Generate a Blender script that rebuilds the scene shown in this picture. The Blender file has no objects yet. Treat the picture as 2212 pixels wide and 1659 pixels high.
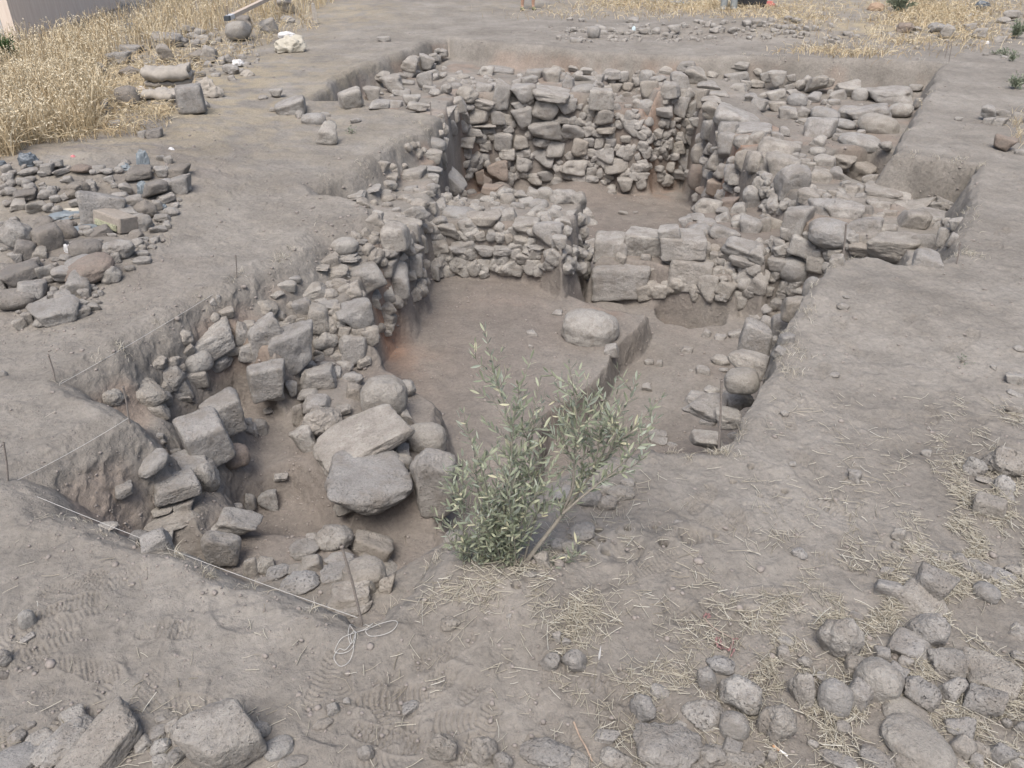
import bpy, bmesh, math, random
import numpy as np
from mathutils import Vector, Matrix, Euler
R = math.radians
scene = bpy.context.scene
COL = scene.collection
random.seed(7)
rng = np.random.default_rng(7)

# ------------------------------------------------------------------ camera
CAMH = 2.4; TH = R(31.5); F = 1722.0; CX, CY = 1106.0, 829.5      # picture measured on a 2212 x 1659 sheet
cam_d = bpy.data.cameras.new('camera'); cam = bpy.data.objects.new('camera', cam_d); COL.objects.link(cam)
cam.location = (0, 0, CAMH); cam.rotation_euler = (math.pi/2 - TH, 0, 0)
cam_d.sensor_width = 36; cam_d.lens = 36*F/2212; cam_d.clip_end = 3000; cam_d.clip_start = 0.05
scene.camera = cam
# ------------------------------------------------------------------ light
SUN_EL, SUN_AZ = 62.0, -165.0          # azimuth measured from +Y towards +X
w = bpy.data.worlds.new('World'); scene.world = w; w.use_nodes = True
nt = w.node_tree; bg = nt.nodes['Background']
sky = nt.nodes.new('ShaderNodeTexSky'); sky.sky_type = 'NISHITA'; sky.sun_disc = False
sky.sun_elevation = R(SUN_EL); sky.sun_rotation = R(SUN_AZ); sky.dust_density = 5.0; sky.air_density = 1.0; sky.ozone_density = 1.0
nt.links.new(sky.outputs[0], bg.inputs[0]); bg.inputs[1].default_value = 0.10
sl = bpy.data.lights.new('sun', 'SUN'); sl.energy = 1.5; sl.angle = R(30); sl.color = (1, .96, .91)
so = bpy.data.objects.new('sun', sl); COL.objects.link(so); so.location = (-5, 5, 20)
d = Vector((math.sin(R(SUN_AZ))*math.cos(R(SUN_EL)), math.cos(R(SUN_AZ))*math.cos(R(SUN_EL)), math.sin(R(SUN_EL))))
so.rotation_euler = d.to_track_quat('Z', 'Y').to_euler()
scene.view_settings.view_transform = 'Standard'; scene.view_settings.look = 'None'
scene.view_settings.exposure = 0.82; scene.view_settings.gamma = 1

# ------------------------------------------------------------------ helpers
cs, sn = math.cos(TH), math.sin(TH)
def ray(px, py):
    u = (px-CX)/F; v = (py-CY)/F
    return (u, cs - v*sn, -sn - v*cs)
def P(px, py, z=0.0):
    a, b, c = ray(px, py); t = (z-CAMH)/c
    return (a*t, b*t)
def hash2(ix, iy, seed):
    h = (ix.astype(np.int64)*374761393 + iy.astype(np.int64)*668265263 + seed*974634777) & 0xffffffff
    h = ((h ^ (h >> 13))*1274126177) & 0xffffffff
    return ((h ^ (h >> 16)) & 0xffff)/65535.0
def vn2(x, y, seed=0):
    ix = np.floor(x); iy = np.floor(y); fx = x-ix; fy = y-iy
    fx = fx*fx*fx*(fx*(fx*6-15)+10); fy = fy*fy*fy*(fy*(fy*6-15)+10)
    a = hash2(ix, iy, seed); b = hash2(ix+1, iy, seed); c = hash2(ix, iy+1, seed); e = hash2(ix+1, iy+1, seed)
    return (a*(1-fx)+b*fx)*(1-fy) + (c*(1-fx)+e*fx)*fy
def fbm2(x, y, s, octv=4, seed=0, gain=.5):
    x = x/s; y = y/s; r = 0; a = 1; n = 0
    for k in range(octv):
        r = r + a*(vn2(x*2**k+k*17.3, y*2**k-k*9.1, seed+k)*2-1); n += a; a *= gain
    return r/n
def hash3(ix, iy, iz, seed): return hash2(ix + iz*131, iy + iz*57, seed)
def vn3(x, y, z, seed=0):
    iz = np.floor(z); fz = z-iz; fz = fz*fz*(3-2*fz)
    def lay(k):
        ix = np.floor(x); iy = np.floor(y); fx = x-ix; fy = y-iy; fx = fx*fx*(3-2*fx); fy = fy*fy*(3-2*fy)
        a = hash3(ix, iy, k, seed); b = hash3(ix+1, iy, k, seed); c = hash3(ix, iy+1, k, seed); e = hash3(ix+1, iy+1, k, seed)
        return (a*(1-fx)+b*fx)*(1-fy) + (c*(1-fx)+e*fx)*fy
    return lay(iz)*(1-fz) + lay(iz+1)*fz
def sdpoly(x, y, poly):
    """signed distance, positive inside"""
    d = np.full(x.shape, 1e9); s = np.ones(x.shape)
    n = len(poly); j = n-1
    for i in range(n):
        xi, yi = poly[i]; xj, yj = poly[j]
        ex, ey = xj-xi, yj-yi; wx, wy = x-xi, y-yi
        t = np.clip((wx*ex+wy*ey)/(ex*ex+ey*ey+1e-12), 0, 1)
        bx, by = wx-ex*t, wy-ey*t
        d = np.minimum(d, bx*bx+by*by)
        c1 = y >= yi; c2 = y < yj; c3 = ex*wy > ey*wx
        flip = (c1 & c2 & c3) | (~c1 & ~c2 & ~c3)
        s = np.where(flip, -s, s); j = i
    return -s*np.sqrt(d)
def sstep(x): x = np.clip(x, 0, 1); return x*x*(3-2*x)

# ------------------------------------------------------------------ the excavation in plan
def W(pts, z): return [P(a, b, z) for a, b in pts]
RIM = W([(15,1045),(150,975),(278,905),(235,888),(165,855),(128,836),(220,780),(330,715),(430,655),(512,610),(603,560),(690,508),(730,495),
 (812,475),(790,443),(740,433),(680,430),(663,411),(720,388),(790,360),(843,318),(920,277),(948,252),(900,243),(860,238),(800,232),(720,224),(665,226),
 (700,195),(760,150),(860,115),(930,85),(965,78),(1040,92),(1100,98),(1300,112),(1500,120),(1700,124),(1900,134),(2038,142),(2010,190),(1985,240),
 (1950,290),(1930,335),(2000,350),(2115,360),(2095,430),(2085,480),(2065,530),(2045,575),(2000,582),(1950,578),(1900,558),(1840,558),(1790,582),(1755,625),
 (1715,700),(1660,800),(1640,840),(1590,940),(1555,972),(1480,968),(1400,960),(1300,985),(1200,1030),(1080,1100),(990,1150),(953,1196),(916,1240),
 (880,1286),(836,1303),(810,1333),(753,1346),(620,1306),(533,1266),(467,1233),(360,1196),(260,1163),(173,1126),(103,1106),(77,1080),(33,1053)], 0)
# each: pixel outline, the level it was read at, (z near, z far) or plane fit, softness, warp
FEAT = [
 # far trench behind the far wall
 ([(930,80),(1700,118),(2040,140),(2000,230),(1900,200),(1640,160),(1330,140),(1250,150),(1050,160),(940,165)], -.85, -.85, .25),
 # left upper cut
 ([(700,190),(760,170),(850,150),(960,110),(960,200),(860,235),(700,222)], -.40, -.40, .15),
 ([(760,190),(810,165),(850,200),(815,225)], -.7, -.75, .2),
 # far right rubble bench
 ([(1540,150),(1900,190),(1990,240),(1960,330),(1850,330),(1700,300),(1560,240)], -.45, -.47, .18),
 # right slot
 ([(1775,338),(1860,387),(1900,397),(2000,437),(2095,475),(2125,365),(2000,345),(1930,330),(1890,318),(1840,325)], -.36, -1.05, .18),
 # near left floor
 ([(300,905),(440,852),(560,792),(640,790),(800,780),(880,765),(970,860),(1060,960),(1080,1100),(980,1200),(900,1280),(810,1340),(560,1300),(330,1260),(370,1130),(400,1050),(410,985),(350,960)], -.72, -.74, .30),
 ([(480,1090),(640,1060),(760,1150),(960,1120),(940,1250),(840,1340),(800,1300),(760,1190),(560,1190)], -.9, -.95, .2),
 # room 1 floor
 ([(925,592),(1300,575),(1600,640),(1790,600),(1760,700),(1640,900),(1600,990),(1300,1080),(1000,1250),(960,1180),(985,1090),(965,960),(890,900),(790,830),(790,770),(850,660)], -1.1, -1.1, .16),
 ([(985,1000),(1290,900),(1900,620),(1900,1000),(1700,1400),(1100,1500),(960,1300),(975,1150)], -1.1, -1.1, .2),
 # sounding
 ([(1285,570),(1269,600),(1238,634),(1319,661),(1369,673),(1412,684),(1338,746),(1319,786),(1266,843),(1173,923),(1150,1050),(1200,1300),(1600,1400),(1900,1000),(1900,640),(1780,600),(1560,590),(1400,560)], -1.1, -1.38, .09),
 ([(1420,665),(1460,640),(1560,630),(1600,655),(1560,700),(1490,712),(1440,700)], -1.4, -1.68, .10),
 # room 2 floor
 ([(-.88,8.85),(.7,8.9),(1.1,8.7),(2.85,8.75),(2.88,10),(2.92,12.3),(3.05,13.72),(1.0,13.66),(-.88,13.5),(-.92,11)], -1.7, 'room2', .18),
 ('w', [(.3,7.9),(3.1,7.9),(3.1,9.3),(.3,9.3)], -1.45, .15),
 # W2
 ([(925,480),(1000,484),(1100,488),(1170,500),(1215,525),(1262,475),(1262,432),(1180,420),(1100,432),(1010,420),(930,415)], -.52, -.53, .16),
 # threshold wall
 ([(1285,565),(1285,525),(1420,508),(1600,515),(1600,600),(1540,595),(1430,572),(1355,562)], -.95, -.97, .16),
 # W1 long left wall
 ([(590,778),(650,720),(700,680),(760,640),(830,575),(880,540),(905,500),(925,440),(935,395),(955,330),(965,240),(1000,195),(960,190),(900,240),(850,330),(760,430),(700,520),(560,640),(430,720)], -.30, -.30, .17),
 # W6 row along the left section
 ([(330,862),(430,805),(560,745),(600,700),(520,660),(400,740),(250,850),(240,880)], -.42, -.42, .12),
 ([(330,1020),(430,930),(520,885),(530,950),(470,1050),(430,1150),(330,1150)], -.50, -.50, .22),
 # stub under the slabs
 ([(640,800),(700,790),(760,820),(800,900),(860,960),(870,1020),(800,1050),(720,1040),(690,960),(640,900)], -.74, -.62, .25),
 # W3 far wall
 ([(965,215),(1050,200),(1150,200),(1320,208),(1330,160),(1200,150),(1050,158),(975,170)], -.36, -.36, .16),
 ([(1310,205),(1410,212),(1410,165),(1310,150)], -.36, -.62, .3),
 ([(1405,205),(1480,195),(1560,190),(1600,160),(1500,150),(1410,160)], -.33, -.33, .2),
 # W4
 ([(1495,190),(1530,190),(1528,235),(1570,265),(1630,298),(1640,350),(1655,400),(1660,440),(1700,470),(1800,430),(1780,350),(1720,300),(1640,230),(1600,160)], -.34, -.35, .16),
 # W5
 ([(1600,440),(1660,450),(1750,482),(1850,505),(1960,530),(2045,560),(2095,480),(2000,435),(1900,395),(1860,385),(1760,335),(1650,350)], -.36, -.38, .18),
 # lower step at W5's end
 ([(1480,485),(1560,520),(1660,560),(1720,500),(1640,440),(1560,440),(1500,440)], -.72, -.75, .16),
]
def room2(x, y): return -1.55 - (y-8.7)/5.0*.42
FW = [(f[1], f[2], f[3]) if f[0] == 'w' else ((W(f[0], f[1]), f[2], f[3]) if f[2] != 'room2' else (f[0], f[2], f[3])) for f in FEAT]
def inner(x, y):
    wx = fbm2(x, y, .35, 2, 11)*.07 + fbm2(x, y, .09, 2, 12)*.001
    wy = fbm2(x, y, .35, 2, 13)*.07 + fbm2(x, y, .09, 2, 14)*.001
    X, Y = x+wx, y+wy
    h = np.full(x.shape, -.36) + fbm2(x, y, .5, 3, 15)*.04
    for i, (poly, zt, s) in enumerate(FW):
        px = [q[0] for q in poly]; py = [q[1] for q in poly]
        m = (X > min(px)-s) & (X < max(px)+s) & (Y > min(py)-s) & (Y < max(py)+s)
        if not m.any(): continue
        xm, ym = X[m], Y[m]
        k = sstep(sdpoly(xm, ym, poly)/s + .5)
        z = room2(xm, ym) if zt == 'room2' else zt
        z = z + fbm2(xm, ym, .45, 3, 30+i)*.035
        h[m] = h[m]*(1-k) + z*k
    # red slope in the corner of room 2
    for (a, b, z, r, hh) in [(1560,440,-1.2,.75,.45),(1600,400,-1.2,.5,.35),(1250,395,-1.8,.8,.25),(1080,400,-1.6,.5,.35),(900,1120,-1.,.4,.05)]:
        q = P(a, b, z); rr = np.hypot(x-q[0], y-q[1])/r
        h = np.where(h < -.95, h + hh*np.exp(-rr*rr*2.2), h)
    return h
def ground(x, y):
    far = np.clip((y-16)/60, 0, 1)
    g = fbm2(x, y, 2.6, 3, 1)*.06 + fbm2(x, y, .55, 4, 2)*.020
    g = g + fbm2(x, y, 14, 2, 5)*.5*far + (.22-np.abs(fbm2(x, y, .20, 3, 8)))*.020 + np.clip(fbm2(x, y, .06, 2, 9)-.25, 0, 1)*.016*np.clip(7/np.maximum(y, 1), 0, 1)
    # crown of the near bank beside the sapling
    for (a, b, r, hh) in [(1060,1330,.35,.05),(1500,1180,.5,.03),(1100,1250,.28,.06),(1850,640,.6,.05)]:
        q = P(a, b, 0); rr = np.hypot(x-q[0], y-q[1])/r; g = g + hh*np.exp(-rr*rr)
    # weedy spoil banks at the left
    q = P(60, 300, 0); g = g + .22*np.exp(-(((x-q[0])/2.4)**2 + ((y-q[1])/2.6)**2))
    q = P(150, 420, 0); g = g + .28*np.exp(-(((x-q[0])/1.2)**2 + ((y-q[1])/.9)**2))
    q = P(110, 590, 0); g = g + .16*np.exp(-(((x-q[0])/.8)**2 + ((y-q[1])/.6)**2))
    q = P(1600, 62, 0); g = g + .18*np.exp(-(((x-q[0])/3)**2 + ((y-q[1])/.8)**2))
    return g
def rimmask(x, y):
    wx = fbm2(x, y, .45, 2, 21)*.06 + fbm2(x, y, .10, 2, 22)*.003
    wy = fbm2(x, y, .45, 2, 23)*.06 + fbm2(x, y, .10, 2, 24)*.003
    sd = sdpoly(x+wx, y+wy, RIM)
    return sd
def height(x, y, fine=True):
    x = np.asarray(x, float); y = np.asarray(y, float)
    g = ground(x, y)
    sd = rimmask(x, y)
    # worn lip
    g = g + .02*np.exp(-((sd+.05)/.07)**2) - .03*np.exp(-((sd-.0)/.05)**2)
    m = sd > -.02
    if m.any():
        hi = inner(x[m], y[m]); xm, ym = x[m], y[m]; soft = .15 + .17*sstep((-.55-xm)/.3)*sstep((9.5-ym)/2) + .05*sstep((ym-13)/1.0); k = sstep(sd[m]/soft)
        k = k**.8
        g[m] = g[m]*(1-k) + hi*k
    return g
ROWS = np.concatenate([np.linspace(-8, 1.2, 24, endpoint=False), 1.2*(18/1.2)**(np.linspace(0, 1, 1050)), np.geomspace(18.2, 60, 120), np.geomspace(64, 900, 24)])
NC = 1000
sden = np.linspace(-1.06, 1.06, NC); out = 1.06 + np.geomspace(.02, 500, 40)
SC = np.concatenate([-out[::-1], sden, out])
HW = np.maximum(.547*ROWS + .82, 1.2)
GX = HW[:, None]*np.sign(SC)[None, :]*np.abs(SC)[None, :]
GY = np.repeat(ROWS[:, None], len(SC), 1)
GZ = height(GX.ravel(), GY.ravel()).reshape(GX.shape)
EXTRA = []   # height stamps are added below
def roughen():
    dx = np.gradient(GZ, axis=1)/np.maximum(np.gradient(GX, axis=1), 1e-4); dy = np.gradient(GZ, axis=0)/np.maximum(np.gradient(GY, axis=0), 1e-4)
    st = np.clip((np.hypot(dx, dy)-.5)/1.6, 0, 1)*(GY > 1.5)*(GY < 18)
    m = st > .05; x, y, z = GX[m], GY[m], GZ[m]; a = st[m]
    AT = np.clip(5.5/np.maximum(y, 1), 0, 1)**1.5
    n = lambda sc, sd: vn3(x/sc, y/sc, z/sc*1.3, sd)*2-1
    GX[m] += a*(.009*n(.16, 61) + .012*AT*n(.06, 62) + .007*AT*n(.022, 66)); GY[m] += a*(.009*n(.16, 63) + .012*AT*n(.06, 64) + .007*AT*n(.022, 67)); GZ[m] += a*.012*n(.05, 65)
roughen()
FLAT = []
def stamp(px, py, fn, rad):
    cx0, cy0 = P(px, py, 0); m = (np.abs(GX-cx0) < rad) & (np.abs(GY-cy0) < rad)
    if m.any(): GZ[m] += fn(GX[m]-cx0, GY[m]-cy0)
frg = random.Random(11)
def foot(ang, kind, depth, L=.135, wd=.047):
    ph = frg.uniform(0, 9)
    ca, sa = math.cos(ang), math.sin(ang)
    def f(x, y):
        u = x*ca + y*sa; v = -x*sa + y*ca
        un = u/L; ww = wd*(1-.22*np.exp(-((un+.25)/.25)**2))*(1-.12*(un < -.3))
        r = np.sqrt(np.abs(un)**2.6 + (np.abs(v/ww))**2.2)
        ins = sstep((1.02-r)/.12); rim = np.exp(-((r-1.12)/.13)**2)
        if kind == 0: t = sstep((np.sin(u*2*math.pi/.020 + 2.2*np.cos(v*45))+.2)*1.4)
        elif kind == 1: t = sstep((np.sin(u*2*math.pi/.022)*np.sin(v*2*math.pi/.024)+.15)*2.5)
        else: t = sstep((np.abs(((u/.019) % 1)-.5)*4-.6))*sstep((np.abs(((v/.026+.5*np.floor(u/.019)) % 1)-.5)*4-.4))
        msk = sstep(.5+1.6*vn2(x*16+ph+40, y*16+ph+40, 3)-.45)
        return (-depth*ins*(.25+1.0*t) + depth*.45*rim)*msk
    return f
for (x0, x1, y0, y1, n) in [(20,760,1180,1560,30),(760,1400,1380,1640,22),(1420,2150,620,1300,52),(1500,1900,1300,1500,8),(0,330,880,1030,8),(60,420,700,900,14),(1250,1600,1080,1250,6),(300,700,300,560,22),(900,1600,20,90,16),(1980,2200,180,560,14)]:
    for _ in range(n):
        a = frg.uniform(0, 2*math.pi) if x0 < 1400 else frg.gauss(1.2, .7)+math.pi*frg.choice((0, 1))
        px, py = frg.uniform(x0, x1), frg.uniform(y0, y1)
        q = P(px, py, 0)
        if sdpoly(np.array([q[0]]), np.array([q[1]]), RIM)[0] > -.22: continue
        stamp(px, py, foot(a, frg.randrange(3), frg.uniform(.0035, .0085)*(1 if py > 550 else 1.5)), .2)
def pit_fn(r, dep, lip=.25):
    return lambda x, y: -dep*np.exp(-(np.hypot(x, y)/r)**4) + dep*lip*np.exp(-((np.hypot(x, y)-r*1.6)/(r*.5))**2)
for (a, b, r, dd) in [(1298,1171,.017,.05),(1308,1194,.018,.05),(1291,1149,.017,.04),(1263,1215,.014,.04),(1431,1179,.018,.045),(1354,1151,.014,.035),(1414,1142,.012,.03),(1622,1006,.014,.04),(1584,1040,.014,.04),(1643,1072,.011,.03),(1696,1058,.015,.04),(980,1195,.018,.05),(1114,1299,.016,.04),(1545,1160,.013,.03)]:
    stamp(a, b, pit_fn(r, dd, .1), .12)
stamp(1352, 1192, pit_fn(.075, .035, .3), .3); stamp(1490, 1165, pit_fn(.05, .03, .3), .3)
for _ in range(150):
    a, b = frg.uniform(0, 2200), frg.uniform(900, 1640); q = P(a, b, 0)
    if sdpoly(np.array([q[0]]), np.array([q[1]]), RIM)[0] > -.15: continue
    e = frg.uniform(0, 3); w_ = frg.uniform(.03, .10); l_ = frg.uniform(.08, .22); s_ = frg.choice((-1, 1, 1))*frg.uniform(.004, .011)
    def f(x, y, e=e, w_=w_, l_=l_, s_=s_):
        u = x*math.cos(e)+y*math.sin(e); v = -x*math.sin(e)+y*math.cos(e) + .3*u*u/l_
        g = np.where(v > 0, np.exp(-(v/w_)**2), np.exp(-(v/(w_*.22))**2)); return s_*g*np.exp(-(u/l_)**4)
    stamp(a, b, f, .35)
def mesh_from(name, co, faces, mat=None, smooth=True):
    me = bpy.data.meshes.new(name); co = np.asarray(co, np.float32); faces = np.asarray(faces, np.int32)
    me.vertices.add(len(co)); me.vertices.foreach_set('co', co.ravel())
    k = faces.shape[1]
    me.loops.add(faces.size); me.loops.foreach_set('vertex_index', faces.ravel())
    me.polygons.add(len(faces)); me.polygons.foreach_set('loop_start', np.arange(0, faces.size, k, dtype=np.int32))
    me.update(calc_edges=True)
    if smooth: me.polygons.foreach_set('use_smooth', np.ones(len(faces), bool))
    if mat: me.materials.append(mat)
    return me
def grid_faces(nr, ncol):
    i = np.arange(nr*ncol).reshape(nr, ncol)
    return np.stack([i[:-1, :-1], i[:-1, 1:], i[1:, 1:], i[1:, :-1]], -1).reshape(-1, 4)
def obj(name, me, parent=None, label=None, cat=None, group=None, kind=None):
    o = bpy.data.objects.new(name, me); COL.objects.link(o)
    if parent: o.parent = parent
    if label: o['label'] = label
    if cat: o['category'] = cat
    if group: o['group'] = group
    if kind: o['kind'] = kind
    return o
# ------------------------------------------------------------------ materials
class NT:
    def __init__(s, name):
        s.m = bpy.data.materials.new(name); s.m.use_nodes = True; s.t = s.m.node_tree; s.b = s.t.nodes['Principled BSDF']
        s.b.inputs['Roughness'].default_value = .95; s.b.inputs['Specular IOR Level'].default_value = .15
    def n(s, ty, **kw):
        x = s.t.nodes.new(ty)
        for k, v in kw.items():
            if k in x.inputs: x.inputs[k].default_value = v
            else: setattr(x, k, v)
        return x
    def l(s, a, b): s.t.links.new(a, b)
    def noise(s, vec, scale, detail=4, rough=.55):
        x = s.n('ShaderNodeTexNoise', Scale=scale, Detail=detail, Roughness=rough); s.l(vec, x.inputs['Vector']); return x.outputs['Fac']
    def ramp(s, fac, stops):
        x = s.n('ShaderNodeValToRGB'); e = x.color_ramp.elements
        while len(e) < len(stops): e.new(.5)
        for q, (p, c) in zip(e, stops): q.position = p; q.color = (*c, 1) if len(c) == 3 else c
        s.l(fac, x.inputs[0]); return x.outputs[0]
    def mix(s, fac, a, b, mode='MIX'):
        x = s.n('ShaderNodeMix', data_type='RGBA', blend_type=mode)
        if isinstance(fac, float): x.inputs[0].default_value = fac
        else: s.l(fac, x.inputs[0])
        for i, v in ((6, a), (7, b)):
            if isinstance(v, tuple): x.inputs[i].default_value = (*v, 1)
            else: s.l(v, x.inputs[i])
        return x.outputs[2]
    def math(s, op, a, b=0.0):
        x = s.n('ShaderNodeMath', operation=op)
        for i, v in ((0, a), (1, b)):
            if isinstance(v, (int, float)): x.inputs[i].default_value = v
            else: s.l(v, x.inputs[i])
        return x.outputs[0]
    def bump(s, h, strength, dist, normal=None):
        x = s.n('ShaderNodeBump', Strength=strength, Distance=dist); s.l(h, x.inputs['Height'])
        if normal: s.l(normal, x.inputs['Normal'])
        return x.outputs[0]
def g3(v): return ((v, v, v))
def dirt_material():
    m = NT('dusty soil'); pos = m.n('ShaderNodeNewGeometry').outputs['Position']
    base = m.ramp(m.noise(pos, 1.1, 6, .6), [(.28, (.195, .180, .160)), (.5, (.246, .229, .205)), (.72, (.308, .290, .263))])
    fine = m.ramp(m.noise(pos, 38, 5, .7), [(.3, g3(.80)), (.55, g3(1.0)), (.8, g3(1.12))])
    mot = m.ramp(m.noise(pos, 5.5, 6, .7), [(.3, g3(.84)), (.5, g3(1.0)), (.7, g3(1.13))])
    fine = m.mix(1.0, fine, mot, 'MULTIPLY')
    c = m.mix(1.0, base, fine, 'MULTIPLY')
    at = m.n('ShaderNodeAttribute', attribute_name='soil'); sep = m.n('ShaderNodeSeparateColor'); m.l(at.outputs['Color'], sep.inputs[0])
    redn = m.ramp(m.noise(pos, 2.3, 5, .6), [(.35, (.190, .170, .152)), (.6, (.222, .196, .174)), (.8, (.245, .205, .175))])
    redn = m.mix(1.0, redn, fine, 'MULTIPLY')
    c = m.mix(sep.outputs[0], c, redn)
    hot = m.mix(1.0, (.35, .215, .145), fine, 'MULTIPLY')
    c = m.mix(sep.outputs[1], c, hot)
    straw = m.ramp(m.noise(pos, 60, 3, .7), [(.35, (.25, .21, .15)), (.6, (.46, .39, .25))])
    c = m.mix(sep.outputs[2], c, straw)
    # dark crumbs and pale grit
    v = m.n('ShaderNodeTexVoronoi', Scale=70); m.l(pos, v.inputs['Vector'])
    sp = m.ramp(v.outputs['Distance'], [(.0, g3(1)), (.16, g3(0))])
    selv = m.math('GREATER_THAN', m.noise(pos, 19, 2), .60)
    c = m.mix(m.math('MULTIPLY', m.math('MULTIPLY', sp, selv), .5), c, (.50, .47, .43))
    m.l(c, m.b.inputs['Base Color'])
    h1 = m.noise(pos, 26, 6, .68); h2 = m.noise(pos, 150, 3, .7); h3 = m.noise(pos, 7, 4, .6)
    vb = m.n('ShaderNodeTexVoronoi', Scale=32, feature='SMOOTH_F1'); m.l(pos, vb.inputs['Vector'])
    nb = m.bump(h3, .6, .03); nb = m.bump(h1, .8, .018, nb); nb = m.bump(vb.outputs['Distance'], .3, .010, nb); nb = m.bump(h2, .6, .005, nb)
    m.l(nb, m.b.inputs['Normal']); return m.m
M_DIRT = dirt_material()
def soil_masks(x, y, z):
    r = sstep((-z-.30)/.5)*np.clip(.75 + fbm2(x, y, 1.2, 3, 51)*.9, 0, 1)
    for (a, b, ra, rb, am) in [(200,400,1.5,1.0,.8),(120,620,1.0,.6,.6),(330,330,1.0,.6,.3),(1120,1290,.35,.3,.5),(1400,1560,.9,.3,.35)]:
        q = P(a, b, 0); r = np.maximum(r, am*np.exp(-((x-q[0])/ra)**2-((y-q[1])/rb)**2)*np.clip(.6+fbm2(x, y, .6, 3, 57), 0, 1)*(z > -.3))
    g = np.zeros_like(x)
    for (a, b, zz, rad, amp) in [(1560,440,-1.2,.55,.8),(1620,400,-1.2,.5,.6),(835,740,-1.0,.28,.8),(870,780,-1.1,.4,.35),(1420,290,-1.0,.8,.45),(1040,380,-1.6,.5,.5),(840,1290,-.9,.25,.5),(1310,690,-1.2,.3,.3)]:
        q = P(a, b, zz); rr = np.hypot(x-q[0], y-q[1])/rad
        g = np.maximum(g, amp*np.exp(-rr*rr*1.8)*np.clip(.6+fbm2(x, y, .25, 3, 52)*1.3, 0, 1)*(z < -.25))
    g = np.maximum(g, .22*sstep((z+.6)/.2)*sstep((-z-.06)/.1)*np.clip(fbm2(x, y, .5, 3, 53)*2, 0, 1))
    s = np.zeros_like(x)
    for (a, b, rx, ry, amp) in STRAWZ:
        q = P(a, b, 0); rr = ((x-q[0])/rx)**2 + ((y-q[1])/ry)**2
        s = np.maximum(s, amp*np.exp(-rr)*np.clip(.55+fbm2(x, y, .22, 4, 54)*1.6, 0, 1))
    s = s*(z > -.15)
    return np.stack([r, g, s, np.ones_like(x)], -1)
STRAWZ = [(100,250,3.2,3.0,.8),(250,180,3,3,.8),(420,60,3,3,.45),(1700,10,6,1.6,.8),(1900,60,2.2,1.6,.8),(1400,20,4,1.2,.4),(2100,30,3,2,.6),(700,30,2,3,.5),(250,320,.8,.5,.6)]
me = mesh_from('ground', np.stack([GX, GY, GZ], -1).reshape(-1, 3), grid_faces(*GX.shape), M_DIRT)
ca = me.color_attributes.new('soil', 'FLOAT_COLOR', 'POINT')
ca.data.foreach_set('color', soil_masks(GX.ravel(), GY.ravel(), GZ.ravel()).astype(np.float32).ravel())
obj('ground', me, kind='structure')
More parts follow.
